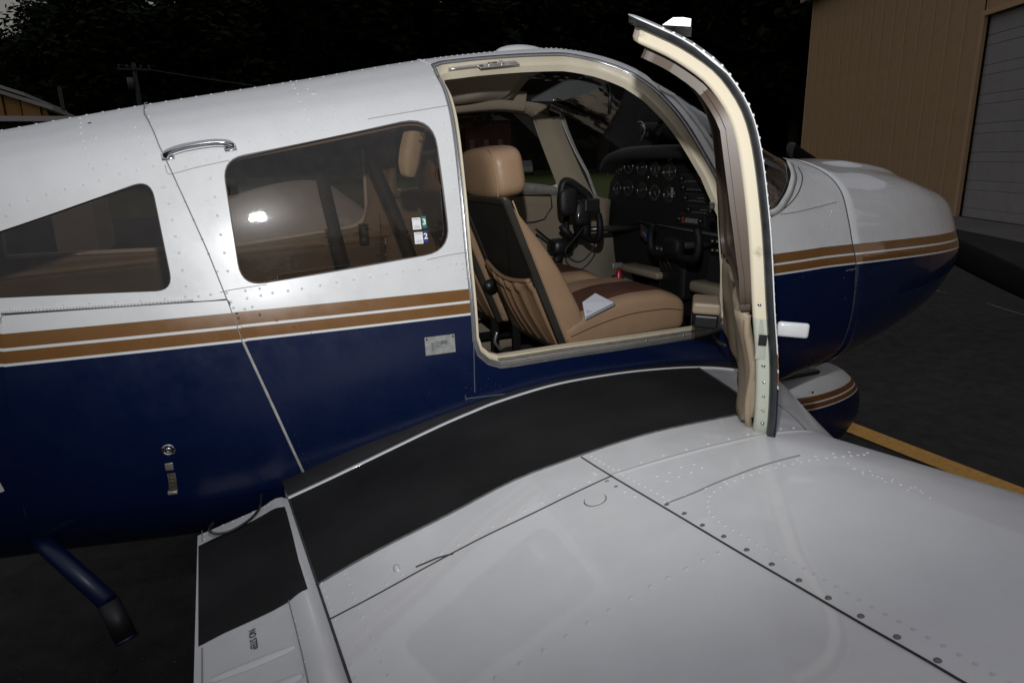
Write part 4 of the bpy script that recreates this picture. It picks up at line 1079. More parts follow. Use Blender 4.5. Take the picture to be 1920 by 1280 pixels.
# ---- front seats
def front_seat(name, label, dy, dx):
    s = MB(); y0, y1 = -.452+dy, -.055+dy
    def Q(x, y, z): return Vector((x+dx, y, z))
    # leather body of the backrest: widening to the bottom as in the photo
    rows = []; N = 18
    for k in range(N+1):
        t = k/N; z = 1.085+.500*t
        xb = 1.040-.200*t; xf = xb + .120*(1-.18*t) - .095*t**2.2 + .02*math.sin(math.pi*t)
        e = .35 if k == 0 else (.55 if k == N else 1)
        yo, yi = y0+.012*(t), y1-.012*t
        row = []
        for a in np.linspace(0, 2*math.pi, 33)[:-1]:
            c, q = math.cos(a), math.sin(a)
            row.append(Q((xb+xf)/2+(xf-xb)/2*math.copysign(abs(c)**.40, c), (yo+yi)/2+(yi-yo)/2*math.copysign(abs(q)**.28, q)*(1-.02*(1-e)), z))
        rows.append(row+[row[0]])
    s.grid(rows); b = len(s.v); s.f.append(tuple(b-33+j for j in range(32))); s.f.append(tuple(b-33*(N+1)+j for j in reversed(range(32))))
    body = s.build('backrest', M_TAN, plane, True)
    body.name = 'front_seat'; body['label'] = label
    # dark hard shell on the back with a raised rim
    def bk(t, y, o): return Q(1.040-.200*t-o*.93, y, 1.085+.500*t-o*.37)
    m1 = MB(); rows = []
    ol = rounded([(-.02, y0-.004), (1.0, y0+.006), (1.0, y1-.006), (-.02, y1+.004)], [.02, .04, .04, .02], 5)
    def ring(o_list):
        out = []
        for ins, oo in o_list:
            q = inset([(t*.54, y) for t, y in ol], ins); out.append([bk(t/.54, y, oo) for t, y in q]+[bk(q[0][0]/.54, q[0][1], oo)])
        return out
    m1.grid(ring([(0, -.012), (0, .006), (.004, .010), (.018, .010), (.022, .004), (.20, .004)]))
    sh = autosmooth(m1.build('seat_shell', M_PLASTIC, body, True), 40)
    m1 = MB(); q = inset([(t*.54, y) for t, y in ol], .020); m1.v = [bk(t/.54, y, .005) for t, y in q]; m1.f = [tuple(range(len(q)))]; m1.build('back_board', mat('back_board', (.018, .016, .013), .6, noise=.2), body, False)
    # gathered map pocket
    m1 = MB(); rows = []; nn = 120
    for k in range(25):
        t = .505-.50*k/24; row = []; vv = k/24
        for j in range(nn+1):
            c = j/nn; y = y0+.030+(y1-y0-.060)*c
            top_sag = -.035*math.sin(math.pi*c) + .05*(c-.5)
            amp = (.0075*(1-vv)+.0035)*(math.sin(c*math.pi)**.3 if 0 < c < 1 else 0)
            ph = c*34+1.3*math.sin(c*7+2)+vv*1.8*math.sin(c*5)
            fo_ = .5+.5*math.sin(ph); fo_ = fo_**(1.4+vv*2)
            puf = .030*math.sin(math.pi*min(1, .22+vv*.78))**.8*math.sin(math.pi*c)**.5 if 0 < c < 1 else 0
            row.append(bk(t+top_sag*(1-vv)**1.5, y, .006+puf*.8+amp*fo_*(1.6 if vv < .16 else 1)+(.004 if vv < .09 else 0)))
        rows.append(row)
    m1.grid(rows); pk = m1.build('map_pocket', mat('pocket_leather', (.27, .165, .095), .48, spec=.35, noise=.10, nscale=9, bump=.2, bscale=120), body, True)
    mo = pk.modifiers.new('t', 'SOLIDIFY'); mo.thickness = .003
    m1 = MB(); m1.tube([tuple(bk(.513-.035*math.sin(math.pi*c)+.05*(c-.5), y0+.030+(y1-y0-.060)*c, .016+.018*math.sin(math.pi*c))) for c in np.linspace(0, 1, 20)], .0075, 8)
    m1.build('pocket_hem', MATS['pocket_leather'], body, True)
    # headrest
    m1 = MB(); M_ = Matrix.Translation(Q(.880, (y0+y1)/2+.006, 1.658)) @ Matrix.Rotation(R(-9), 4, 'Y')
    m1.ell((0, 0, 0), (.064, .158, .080), .48, .50, M_, 48, 28); hr = m1.build('headrest', M_TAN, body, True)
    m1 = MB(); rows = []
    m1.tube([tuple(M_ @ Vector(p)) for p in crv([(-.052, -.1455, -.066), (-.050, -.151, -.03), (-.048, -.151, .03), (-.046, -.143, .062), (-.040, -.10, .0765)], 6)], .0016, 6)
    m1.build('stitching', mat('stitch_light', (.42, .28, .17), .5), hr, True) if False else m1.build('piping', mat('stitch_light', (.36, .23, .13), .5), body, True)
    m1 = MB()
    for yy in (-.04, .06): m1.tube([tuple(Q(.862, (y0+y1)/2+yy, 1.56)), tuple(Q(.862, (y0+y1)/2+yy, 1.62))], .006, 8)
    m1.parts('headrest_post', M_CHROME, body, True)
    # light piping down the outer edge
    m1 = MB(); m1.tube([tuple(bk(t, y0-.004+.008*t, -.018)) for t in np.linspace(.02, .97, 20)], .0028, 6); m1.build('piping', MATS['stitch_light'], body, True)
    # cushion
    m1 = MB(); rows = []
    NX = 34
    for k in range(NX+1):
        t = k/NX; x = 1.045+.485*t; ztop = 1.168+.078*math.sin(math.pi/2*min(1, t/.62)) - .10*max(0, t-.80)**1.5*4 ; zb_ = 1.065+.03*t
        e = 1 if .03 < t < .95 else (.93 if t <= .03 else max(.30, math.sqrt(max(0, 1-((t-.95)/.052)**2))))
        zc = (ztop+zb_)/2; hz = (ztop-zb_)/2*e; row = []
        for a in np.linspace(0, 2*math.pi, 45)[:-1]:
            c, q = math.cos(a), math.sin(a)
            yy = (y0+y1)/2+(y1-y0)/2*1.02*(e**.15)*math.copysign(abs(c)**.32, c); zz = zc+hz*math.copysign(abs(q)**.36, q)
            row.append(Q(x, yy, zz))
        rows.append(row+[row[0]])
    m1.grid(rows); b = len(m1.v); m1.f.append(tuple(b-45+j for j in range(44)))
    cu = m1.build('seat_cushion', M_TAN, body, True)
    # brown insert: a band along the cushion
    m1 = MB(); rr = []
    for k in range(2, NX-3):
        t = k/NX; row = rows[k]
        # top of the section between two y positions
        seg = [p for p in row[:-1] if p.z > (max(q.z for q in row)+min(q.z for q in row))/2]
        seg.sort(key=lambda p: p.y); ys = [p.y for p in seg]; zs = [p.z for p in seg]
        a0, a1 = (y0+y1)/2-.160, (y0+y1)/2+.045
        rr.append([Vector((row[0].x, y, float(np.interp(y, ys, zs))+(.0025 if 0 < i < 8 else -.001))) for i, y in enumerate(np.linspace(a0, a1, 9))])
    m1.grid(rr); m1.build('brown_insert', M_BROWN, body, True)
    m1 = MB(); sm = []
    for k in range(1, NX-1):
        t = k/NX; row = rows[k]; zc = sum(p.z for p in row)/len(row); sm.append((row[0].x, y0-.0065, zc+.010+.01*math.sin(3*t)))
    m1.tube(sm, .0013, 5); m1.build('seam', M_BROWN, body, True)
    # frame, runners, bracket
    m1 = MB()
    for yy in (y0+.03, y1-.03):
        m1.box((1.25+dx, yy, .93), (.52, .018, .03)); m1.box((1.03+dx, yy, 1.01), (.03, .016, .16)); m1.box((1.46+dx, yy, 1.0), (.03, .016, .13))
    for f in m1.f: pass
    m1.parts('seat_frame', M_BLACK, body)
    return body
seat1 = front_seat('front_seat', 'tan leather seat nearest the open door', 0, 0)
seat2 = front_seat('front_seat', 'tan leather seat on the far side of the cabin', .50, -.02)
mb = MB(); q = hit(921, 543, 1, -.02); mb.disc((.985, .045, 1.225), (0, -1, 0), .030, .012, 24); mb.build('recline_pivot', M_BLACK, seat2, True)
mb = MB(); a = hit(1062, 668, 1, -.40)
mb.tube([(.70, .06, .90), (.92, -.10, .93), (1.0, -.20, .95)], .012, 8); mb.build('seat_tube', mat('tube_tan', (.12, .10, .08), .5), seat1, True)
mb = MB(); mb.tube([tuple(hit(*p, 1, -.10)) for p in crv([(932, 622), (928, 640), (934, 650), (940, 655)], 4)], .006, 8); mb.build('release_hook', M_ALU, seat1, True)

# ---- instrument panel
def ip(px, py, d=0): 
    q = hit(px, py, 0, XB-d); return q
def pbox(mb, px, py, wd_, hg, th, d=0, bev=0):
    q = ip(px, py, d); mb.box((XB-d-th/2, q.y, q.z), (th, wd_, hg), None, bev); return q
mb = MB(); rows = []
ol = [(.52, 1.46), (.52, 1.36), (.50, 1.20), (.16, 1.20), (.14, 1.05), (-.14, 1.05), (-.16, 1.20), (-.50, 1.17), (-.53, 1.34), (-.51, 1.50), (-.42, 1.66), (-.20, 1.70), (.20, 1.70), (.40, 1.66), (.49, 1.58)]
M_IP = mat('panel_black', (.008, .008, .008), .65, spec=.2)
n_ = len(ol); mb.v = [Vector((XB, y, z)) for y, z in ol]+[Vector((XB+.02, y, z)) for y, z in ol]; mb.f = [tuple(reversed(range(n_))), tuple(range(n_, 2*n_))]+[(i, (i+1) % n_, n_+(i+1) % n_, n_+i) for i in range(n_)]
ipn = mb.build('instrument_panel', M_IP, plane, False, label='black instrument panel with round dials')
# glare shield
mb = MB(); rows = []
for k in range(30):
    y = -.50+.97*k/29; e = abs((y+.01)/.50); zt_ = 1.735-.05*e**3-.03*e**8; xf = XB-.16+.09*e**2
    rows.append([(XB+.10, y, zt_-.03), (XB, y, zt_), (xf+.04, y, zt_+.004), (xf+.008, y, zt_-.006), (xf, y, zt_-.028), (xf+.012, y, zt_-.045), (XB, y, zt_-.050)])
mb.grid(rows); mb.build('glare_shield', mat('glareshield_vinyl', (.012, .012, .012), .55, bump=.5, bscale=160), plane, True)
M_MARK = mat('dial_marks', (.24, .24, .21), .5)
DR = random.Random(5)
dials = [(1178, 312, .036), (1228, 316, .030), (1255, 322, .040), (1157, 353, .030), (1178, 352, .036), (1203, 356, .036), (1227, 361, .036), (1254, 364, .036), (1203, 314, .036), (1160, 318, .024)]
for i, (px, py, r_) in enumerate(dials):
    q = ip(px, py, .004); mb = MB(); rows = []
    for rr, dx in ((r_*1.08, 0), (r_*1.08, .006), (r_, .007), (r_*.94, .002)):
        rows.append([(XB-dx, q.y+rr*math.cos(a), q.z+rr*math.sin(a)) for a in np.linspace(0, 2*math.pi, 33)])
    mb.grid(rows); dl = mb.build('dial', mat('dial_bezel', (.014, .014, .014), .25), ipn, True)
    mb = MB(); mb.disc((XB, q.y, q.z), (-1, 0, 0), r_*.93, .0015, 28); mb.build('dial_face', mat('dial_face', (.006, .006, .007), .3), dl)
    mb = MB(); nt_ = 12 if i % 3 else 24
    for k in range(nt_):
        a = 2*math.pi*k/nt_; ro, ri = r_*.88, r_*(.70 if k % 2 == 0 else .78)
        t = Vector((0, math.cos(a), math.sin(a))); p = Vector((0, -math.sin(a), math.cos(a))); b_ = len(mb.v); c = Vector((XB-.0022, q.y, q.z))
        mb.v += [c+t*ro+p*.0009, c+t*ro-p*.0009, c+t*ri-p*.0009, c+t*ri+p*.0009]; mb.f.append((b_, b_+1, b_+2, b_+3))
    for k in range(1 + i % 2):
        a = DR.random()*6.28; t = Vector((0, math.cos(a), math.sin(a))); p = Vector((0, -math.sin(a), math.cos(a))); b_ = len(mb.v); c = Vector((XB-.0026, q.y, q.z))
        mb.v += [c+t*r_*.72, c-t*r_*.15+p*.0022, c-t*r_*.15-p*.0022]; mb.f.append((b_, b_+1, b_+2))
    if i == 2:
        for a in (0, math.pi/2):
            t = Vector((0, math.cos(a), math.sin(a))); p = Vector((0, -math.sin(a), math.cos(a))); b_ = len(mb.v); c = Vector((XB-.0026, q.y, q.z)); mb.v += [c+t*r_*.5+p*.0012, c+t*r_*.5-p*.0012, c-t*r_*.5-p*.0012, c-t*r_*.5+p*.0012]; mb.f.append((b_, b_+1, b_+2, b_+3))
    mb.build('dial_marks', M_MARK, dl, False, kind='stuff')
# radio stack, knobs, breakers
for j, (px, py, wd_, hg) in enumerate([(1305, 335, .165, .045), (1308, 352, .165, .032), (1312, 372, .165, .045), (1318, 394, .165, .042), (1300, 412, .165, .050)]):
    mb = MB(); q = pbox(mb, px, py, wd_, hg, .012, 0, .003); rd = mb.build('radio', mat('radio_black', (.012, .012, .013), .32), ipn)
    mb = MB()
    for s in (-1, 1):
        mb = MB(); mb.disc((XB-.012, q.y+s*wd_*.40, q.z), (-1, 0, 0), .009, .014, 14); mb.build('knob', M_BLACK, rd, True)
    mb = MB()
    for k in range(6): mb.box((XB-.0125, q.y-.045+.018*k, q.z-hg*.22), (.001, .010, .004))
    if j in (2, 3):
        for k in range(4): mb.box((XB-.0125, q.y-.055+.016*k, q.z+hg*.05), (.001, .011, .004))
    mb.build('key_labels', mat('key_grey', (.10, .10, .095), .5), rd, False, kind='stuff')
mb = MB(); q = pbox(mb, 1258, 297, .028, .030, .004, .001); mb.build('indicator', mat('indicator_grey', (.16, .16, .15), .4), ipn)
mb = MB(); rivet(mb, (XB-.005, q.y, q.z), (-1, 0, 0), .004, .002); mb.build('indicator_lamp', M_CHROME, ipn, True)
mb = MB(); q = ip(1263, 361)
for k in range(4): mb.box((XB-.0085, q.y, q.z+.015-.010*k), (.001, .014, .007))
mb.build('drum_digits', mat('digits', (.30, .30, .28), .5), ipn)
mb = MB(); q = ip(1280, 412, .013); mb.box((XB-.0135, q.y, q.z), (.002, .012, .022)); mb.build('red_label', mat('label_red', (.28, .02, .015), .5), ipn)
mb = MB()
for k in range(7): mb.box((XB-.0135, q.y-.022-.013*k, q.z+.001*(k % 2)), (.001, .010, .017))
mb.build('white_label', mat('label_pale', (.16, .15, .14), .5), ipn, False, kind='stuff')
mb = MB()
for p in [(1232, 330), (1242, 324), (1310, 373), (1141, 326), (1216, 333), (1274, 294)]:
    q = ip(*p, .002); mb.ell((XB-.004, q.y, q.z), (.004, .005, .005), nu=8, nv=5)
mb.build('screws', M_CHROME, ipn, True, kind='stuff')
# long trim bar across the panel and the shelf with switches
mb = MB(); a, b = ip(1180, 378, .012), ip(1372, 402, .012); mb.tube([(XB-.012, .24, 1.415), (XB-.012, -.50, 1.395)], .006, 8); mb.build('trim_bar', mat('trim_bar', (.05, .05, .05), .3), ipn, True)
mb = MB(); q = hit(1340, 468, 0, XB-.02); mb.box((XB-.03, -.40, 1.28), (.05, .22, .10), None, .008); sp = mb.build('switch_panel', mat('switch_black', (.010, .010, .010), .45), ipn)
for r_ in range(2):
    for k in range(5):
        q = hit(1337+9*k, 452+17*r_+k*.8, 0, XB-.056); mb = MB(); mb.disc((XB-.055, q.y, q.z), (-1, 0, 0), .0048, .008, 10); mb.build('switch', mat('switch_grey', (.13, .13, .12), .35), sp, True)
mb = MB(); mb.box((XB-.05, -.38, 1.205), (.10, .28, .045), None, .015); mb.build('knee_trim', mat('knee_beige', (.20, .165, .12), .55), ipn, True)
mb = MB(); mb.box((XB-.06, .10, 1.215), (.10, .30, .03), None, .01); mb.build('knee_trim', MATS['knee_beige'], ipn, True)
# compass with a bright ring on top
mb = MB(); c = hit(1218, 246, 0, XB+.06); mb.ell((c.x, c.y, c.z), (.045, .036, .036), .5, .8, None, 20, 12); cp = mb.build('compass', M_BLACK, plane, True)
mb = MB(); mb.tube([(c.x-.050, c.y+.040*math.cos(a)+.004, c.z+.040*math.sin(a)) for a in np.linspace(R(60), R(265), 20)], .0028, 8); 
mb.build('compass_ring', M_CHROME, cp, True)
mb = MB(); mb.tube([(c.x-.050, c.y-.010+.022*math.cos(a), c.z+.024*math.sin(a)) for a in np.linspace(R(70), R(275), 16)], .0034, 8); mb.build('compass_ring', M_CHROME, cp, True)
mb = MB(); mb.tube([(c.x, c.y, c.z-.03), (c.x+.01, c.y, 1.70)], .010, 8); mb.build('compass_mount', M_BLACK, cp, True)
# control yokes
def yoke(y, z, x):
    mb = MB(); mb.tube([(XB, y, z-.005), (x+.01, y, z)], .013, 12); yk = mb.build('control_yoke', mat('yoke_shaft', (.05, .05, .052), .25, metal=.5), plane, True)
    mb = MB(); mb.tube(crv([(x, y+.13, z+.075), (x, y+.145, z+.03), (x, y+.13, z-.03), (x, y+.06, z-.035), (x, y, z-.02), (x, y-.06, z-.035), (x, y-.13, z-.03), (x, y-.145, z+.03), (x, y-.13, z+.075)], 6), .014, 10)
    mb.ell((x, y, z), (.025, .05, .035), .6, .6); mb.build('yoke_wheel', mat('yoke_black', (.006, .006, .006), .6, spec=.2), yk, True); return yk
yoke(.235, 1.395, 1.50); yoke(-.27, 1.37, 1.60)
# pedals, lever console
mb = MB()
for yy in (-.36, -.22, .16, .30): mb.box((1.98, yy, .95), (.03, .07, .13), Matrix.Identity(4), .01)
mb.parts('pedals', M_ALU if False else mat('pedal_dark', (.05, .05, .05), .4, metal=.5), plane, False)
mb = MB(); q = hit(1228, 470, 0, 1.74); mb.box((1.76, -.10, 1.22), (.08, .16, .18), None, .015); qd = mb.build('throttle_quadrant', M_BLACK, plane)
for k, px in enumerate((1264, 1272, 1280)):
    mb = MB(); mb.tube([(1.72, -.06-.03*k, 1.24), (1.66, -.06-.03*k, 1.33)], .004, 6); mb.ell((1.66, -.06-.03*k, 1.335), (.012, .010, .014), nu=10, nv=6); mb.build('lever', M_PLASTIC, qd, True)
# draped side carpet under the pilot's panel
mb = MB(); rows = []
for k in range(30):
    t = k/29; x = 1.22+.66*t
    rows.append([(x, .475-.16*c**1.4-.012*math.sin(t*16+c*5), 1.345-.30*c-.05*t*c-.03*math.sin(math.pi*c)*math.sin(t*7)) for c in np.linspace(0, 1, 14)])
mb.grid(rows); mb.build('side_carpet', mat('drape_beige', (.17, .145, .11), .75, noise=.12, nscale=6), plane, True)
# sun visor: smoked blade on a chrome arm
vp_ = [hit(*p, 1, -.12) for p in rounded([(993, 190), (1062, 152), (1105, 149), (1131, 160), (1100, 176), (1050, 190)], 6, 3)]
mb = MB(); n_ = len(vp_); mb.v = [p+Vector((0, 0, 0)) for p in vp_]+[p+Vector((.004, .012, .006)) for p in vp_]; mb.f = [tuple(range(n_)), tuple(reversed(range(n_, 2*n_)))]+[(i, (i+1) % n_, n_+(i+1) % n_, n_+i) for i in range(n_)]
vi = mb.build('sun_visor', mat('visor_smoke', (.075, .078, .078), .3), plane, False, label='smoked grey sun visor under the roof')
mb = MB(); mb.tube([tuple(hit(*p, 1, -.13)) for p in [(1035, 189), (1041, 186), (1052, 188)]], .004, 8); mb.tube([tuple(hit(*p, 1, -.10)) for p in [(1090, 150), (1115, 140), (1140, 157)]], .003, 8); mb.build('visor_clip', M_CHROME, vi, True)
mb = MB(); c = hit(1050, 146, 1, .05)
for k in range(7): mb.box((c.x-.07+.026*k, c.y+.01*math.sin(k*2), c.z+.006*math.cos(k*3)), (.020, .03, .010), Matrix.Rotation(0, 4, 'X'), .003)
mb.tube([(c.x-.13, c.y, c.z-.004), (c.x-.05, c.y, c.z+.0)], .004, 6); mb.build('overhead_latch', mat('chrome_worn', (.45, .45, .46), .16, metal=1, noise=.5, nscale=80), plane, True)
mb = MB(); q = hit(1125, 150, 1, -.10); mb.box((q.x, q.y, q.z), (.075, .03, .018), Matrix.Identity(4), .004); mb.build('visor_bracket', M_CREAM, plane)
# thermometer / air duct hanging in the windscreen corner
mb = MB(); mb.tube([tuple(hit(*p, 1, -.05)) for p in [(1140, 160), (1144, 185), (1142, 215)]], .006, 8); mb.build('compass_stay', M_BLACK, plane, True)
mb = MB(); mb.tube([tuple(hit(*p, 1, .0)) for p in crv([(1198, 181), (1212, 192), (1236, 208)], 4)], .011, 8); mb.build('air_duct', mat('duct_brown', (.12, .08, .05), .6), plane, True)

# ------------------------------------------------------------------ loose things in the cabin
# spiral notebook on the seat
nb = thing('notebook', 'white spiral notebook with a printed sheet lying on the brown seat insert', 'notebook', (1.19, -.32, 1.252))
_cu = [o_ for o_ in seat1.children if o_.name.startswith('seat_cushion')][0].data
_cb = BVHTree.FromPolygons([v.co.copy() for v in _cu.vertices], [tuple(p.vertices) for p in _cu.polygons])
def on_cushion(px, py):
    l_, n__, i_, d_ = _cb.ray_cast(CAM, ray(px, py).normalized()); return l_ if l_ is not None else hit(px, py, 2, 1.235)

cn = [on_cushion(*p) for p in [(1092, 582), (1116, 565), (1151, 583), (1097, 611)]]
_lift = 0
for _i in range(9):
    for _j in range(9):
        _q = cn[0].lerp(cn[1], _i/8).lerp(cn[3].lerp(cn[2], _i/8), _j/8); _l = _cb.ray_cast(Vector((_q.x, _q.y, 2)), Vector((0, 0, -1)))[0]
        if _l is not None: _lift = max(_lift, _l.z-_q.z)
cn = [c+Vector((0, 0, _lift)) for c in cn]
def quad(mb, c, z0, z1):
    mb.v += [p+Vector((0, 0, z0)) for p in c]+[p+Vector((0, 0, z1)) for p in c]; b = len(mb.v)-8
    mb.f += [(b+3, b+2, b+1, b), (b+4, b+5, b+6, b+7), (b, b+1, b+5, b+4), (b+1, b+2, b+6, b+5), (b+2, b+3, b+7, b+6), (b+3, b, b+4, b+7)]
mb = MB(); quad(mb, cn, .003, .012); mb.build('pages', mat('paper', (.55, .55, .60), .7), nb)
mb = MB(); A_, B_, C_, D_ = cn
for k in range(11):
    t = .12+.07*k; a = A_.lerp(D_, t).lerp(B_.lerp(C_, t), .10); b = A_.lerp(D_, t).lerp(B_.lerp(C_, t), .55+.33*((k*7) % 5)/5); p = (D_-A_).normalized()*.0012
    b_ = len(mb.v); mb.v += [Vector((q.x, q.y, q.z+.0126)) for q in (a-p, b-p, b+p, a+p)]; mb.f.append((b_, b_+1, b_+2, b_+3))
mb.build('print', mat('faint_ink', (.22, .22, .26), .7), nb, False, kind='stuff')
for k in range(20):
    c = D_.lerp(C_, (k+.5)/20); mb = MB(); mb.tube([(c.x, c.y-.004+.006*math.cos(a), c.z+.008+.005*math.sin(a)) for a in np.linspace(0, 2*math.pi, 9)], .0011, 5, False); mb.build('spiral_loop', mat('spiral_wire', (.05, .05, .05), .3), nb, True)
# headset hung on the pilot's yoke
hs = thing('headset', 'black headset with ear cushions hung on the far control yoke', 'headset', (1.47, .22, 1.46))
def hp(px, py, y=.20): return hit(px, py, 1, y)
mb = MB(); mb.tube([tuple(hp(*p)) for p in crv([(1052, 372), (1056, 344), (1068, 341), (1085, 352), (1103, 368), (1108, 388)], 5)], .017, 10); mb.build('headband', mat('headset_black', (.007, .007, .007), .55, bump=.3, bscale=90), hs, True)
for px, py, s_ in ((1064, 378, 1.15), (1090, 400, 1.0)):
    c = hp(px, py); mb = MB(); mb.ell(tuple(c), (.040*s_, .028, .052*s_), .6, .7, None, 22, 12); mb.build('ear_cup', MATS['headset_black'], hs, True)
mb = MB(); mb.box(tuple(hp(1108, 385, .18)), (.075, .03, .055), Matrix.Identity(4), .008); mb.build('control_box', mat('box_dark', (.014, .014, .015), .4), hs)
mb = MB(); mb.ell(tuple(hp(1085, 405, .17)), (.010, .008, .016), 1, 1); mb.build('chrome_stirrup', M_CHROME, hs, True)
mb = MB(); mb.tube([tuple(hp(*p, .16)) for p in crv([(1095, 425), (1078, 447), (1060, 470), (1072, 487), (1090, 490), (1110, 470), (1118, 448), (1128, 440)], 6)], .0032, 6); mb.build('cable', MATS['headset_black'], hs, True)
hm = thing('hand_microphone', 'black hand microphone hanging against the beige side panel', 'microphone', tuple(hp(1062, 437, .30)))
mb = MB(); a = hp(1052, 425, .30); b = hp(1078, 452, .30); mb.tube([a, a.lerp(b, .35), b], [.018, .025, .020], 12, True, .7); mb.build('microphone_body', MATS['headset_black'], hm, True)
mb = MB(); mb.tube([tuple(hp(*p, .33)) for p in crv([(1005, 430), (1025, 447), (1043, 458), (1060, 470), (1040, 490)], 5)], [.006]*18+[.02]*3, 8); mb.build('microphone_cable', MATS['headset_black'], hm, True)
# stowed dark bag beside the far seat
bg_ = MB(); c = hp(1050, 462, .36); bg_.ell(tuple(c), (.055, .05, .035), .5, .6, None, 20, 10)
tag(bg_.build('seat_pouch', M_BLACK, None, True), 'small black pouch tucked between the far seat and the side panel', 'pouch')
# phone clipped to the lower panel
ph = thing('phone', 'small phone with a red and blue screen leaning below the instrument panel', 'phone', tuple(hit(1210, 438, 0, 1.70)))
q = hit(1210, 438, 0, 1.70); MR = Matrix.Translation(q) @ Matrix.Rotation(R(25), 4, 'X') @ Matrix.Rotation(R(-18), 4, 'Y')
mb = MB(); mb.box((0, 0, 0), (.012, .070, .060), MR, .004); mb.build('phone_body', mat('phone_case', (.012, .012, .014), .2), ph)
mb = MB(); mb.box((-.0068, .006, .004), (.001, .012, .016), MR); mb.build('screen_picture', mat('scr_red', (.20, .02, .03), .3, emit=((.5, .05, .08), .05)), ph)
mb = MB(); mb.box((-.0068, -.010, .004), (.001, .018, .018), MR); mb.build('screen_picture', mat('scr_blue', (.02, .06, .25), .3, emit=((.05, .15, .5), .07)), ph)
mb = MB(); mb.tube([tuple(MR @ Vector(p)) for p in ((-.004, -.036, -.028), (-.010, -.040, .0), (-.004, -.036, .026))], .0022, 6); mb.build('phone_edge', M_CHROME, ph, True)
# fire extinguisher between the seats
q = hit(1160, 522, 1, .0); fe = thing('fire_extinguisher', 'small red fire extinguisher standing on the cabin floor ahead of the seats', 'extinguisher', (q.x, q.y, .81))
mb = MB(); mb.tube([(q.x, q.y, .81), (q.x, q.y, .82), (q.x, q.y, q.z), (q.x-.0, q.y, q.z+.025), (q.x, q.y, q.z+.04)], [.017, .019, .019, .013, .008], 18); mb.build('cylinder_body', mat('extinguisher_red', (.22, .006, .012), .35), fe, True)
mb = MB(); mb.box((q.x-.01, q.y, q.z+.055), (.05, .018, .022), Matrix.Identity(4), .004); mb.build('valve', M_ALU, fe)
mb = MB(); mb.tube([(q.x-.03, q.y-.035, q.z-.05), (q.x+.0, q.y-.036, q.z-.05)], .014, 8); mb.build('bracket', M_BLACK, fe, True)
# ================================================================== THE PLACE
def gp(px, py, z=0.0): return hit(px, py, 2, z)
# ---- ground
def ground_mat(name, c1, c2, rough, sc_, crack=False, bump=.6):
    m = bpy.data.materials.new(name); m.use_nodes = True; MATS[name] = m; t = m.node_tree; b = t.nodes['Principled BSDF']; N = t.nodes.new; L = t.links.new
    b.inputs['Roughness'].default_value = rough; b.inputs['Specular IOR Level'].default_value = .25
    c = N('ShaderNodeTexCoord'); n = N('ShaderNodeTexNoise'); n.inputs['Scale'].default_value = sc_; n.inputs['Detail'].default_value = 10; n.inputs['Roughness'].default_value = .7
    L(c.outputs['Object'], n.inputs['Vector']); n2 = N('ShaderNodeTexNoise'); n2.inputs['Scale'].default_value = .35; n2.inputs['Detail'].default_value = 4; L(c.outputs['Object'], n2.inputs['Vector'])
    ad = N('ShaderNodeMath'); ad.operation = 'MULTIPLY_ADD'; ad.inputs[1].default_value = .6; L(n2.outputs['Fac'], ad.inputs[0]); L(n.outputs['Fac'], ad.inputs[2])
    r = N('ShaderNodeValToRGB'); r.color_ramp.elements[0].position = .55; r.color_ramp.elements[0].color = (*c1, 1); r.color_ramp.elements[1].position = 1.05; r.color_ramp.elements[1].color = (*c2, 1)
    L(ad.outputs[0], r.inputs['Fac']); L(r.outputs[0], b.inputs['Base Color'])
    v = N('ShaderNodeTexNoise'); v.inputs['Scale'].default_value = 130; v.inputs['Detail'].default_value = 3; L(c.outputs['Object'], v.inputs['Vector'])
    bp = N('ShaderNodeBump'); bp.inputs['Strength'].default_value = bump; bp.inputs['Distance'].default_value = .008; L(v.outputs['Fac'], bp.inputs['Height']); L(bp.outputs[0], b.inputs['Normal'])
    return m
G_GRASS = ground_mat('dusk_grass', (.045, .070, .012), (.075, .10, .020), .9, 9)
G_ASPH = ground_mat('asphalt', (.005, .005, .0045), (.034, .032, .027), .85, 7)
G_CONC = ground_mat('concrete_apron', (.10, .095, .085), (.17, .16, .145), .85, 6)
def sheet(name, pts, z, m, nx=1):
    o = obj(name, [(x, y, z) for x, y in pts], [tuple(range(len(pts)))], m, None, False); o['kind'] = 'structure'; return o
sheet('grass_field', [(-900, -900), (900, -900), (900, 900), (-900, 900)], -.012, G_GRASS)
g1 = gp(1500, 345); 
sheet('asphalt_ramp', [(-40, -30), (60, -30), (60, 8.8), (21, 17.5), (13, 24.5), (-40, 24.5)], -.004, G_ASPH)
# ---- hangar on the right: ribbed tan wall with a roll-up door
HA = gp(1497, 362); HB_ = gp(1838, 412); hd = Vector((HB_.x-HA.x, HB_.y-HA.y, 0))
HA = Vector((HA.x, HA.y, 0)); 
hg = thing('metal_hangar', 'tan ribbed metal hangar with a grey roll-up door behind the nose', 'hangar', tuple(HA))
hdn = hd.normalized(); hn = Vector((hdn.y, -hdn.x, 0))
if hn.dot(CAM-HA) < 0: hn = -hn
HM = Matrix(((hdn.x, hn.x, 0, HA.x), (hdn.y, hn.y, 0, HA.y), (0, 0, 1, 0), (0, 0, 0, 1)))     # x along the wall, y outwards, z up
def hloc(px, py):
    d = ray(px, py); t = (HA-CAM).dot(hn)/d.dot(hn); p = HM.inverted() @ (CAM+d*t); return p
l0 = hloc(1520, 5); d0 = hloc(1797, 402); d1 = hloc(1857, 28); HH = l0.z
DX = d0.x; DH = d1.z
M_TANW = mat('tan_siding', (.48, .305, .170), .45, spec=.3, noise=.06, nscale=3)
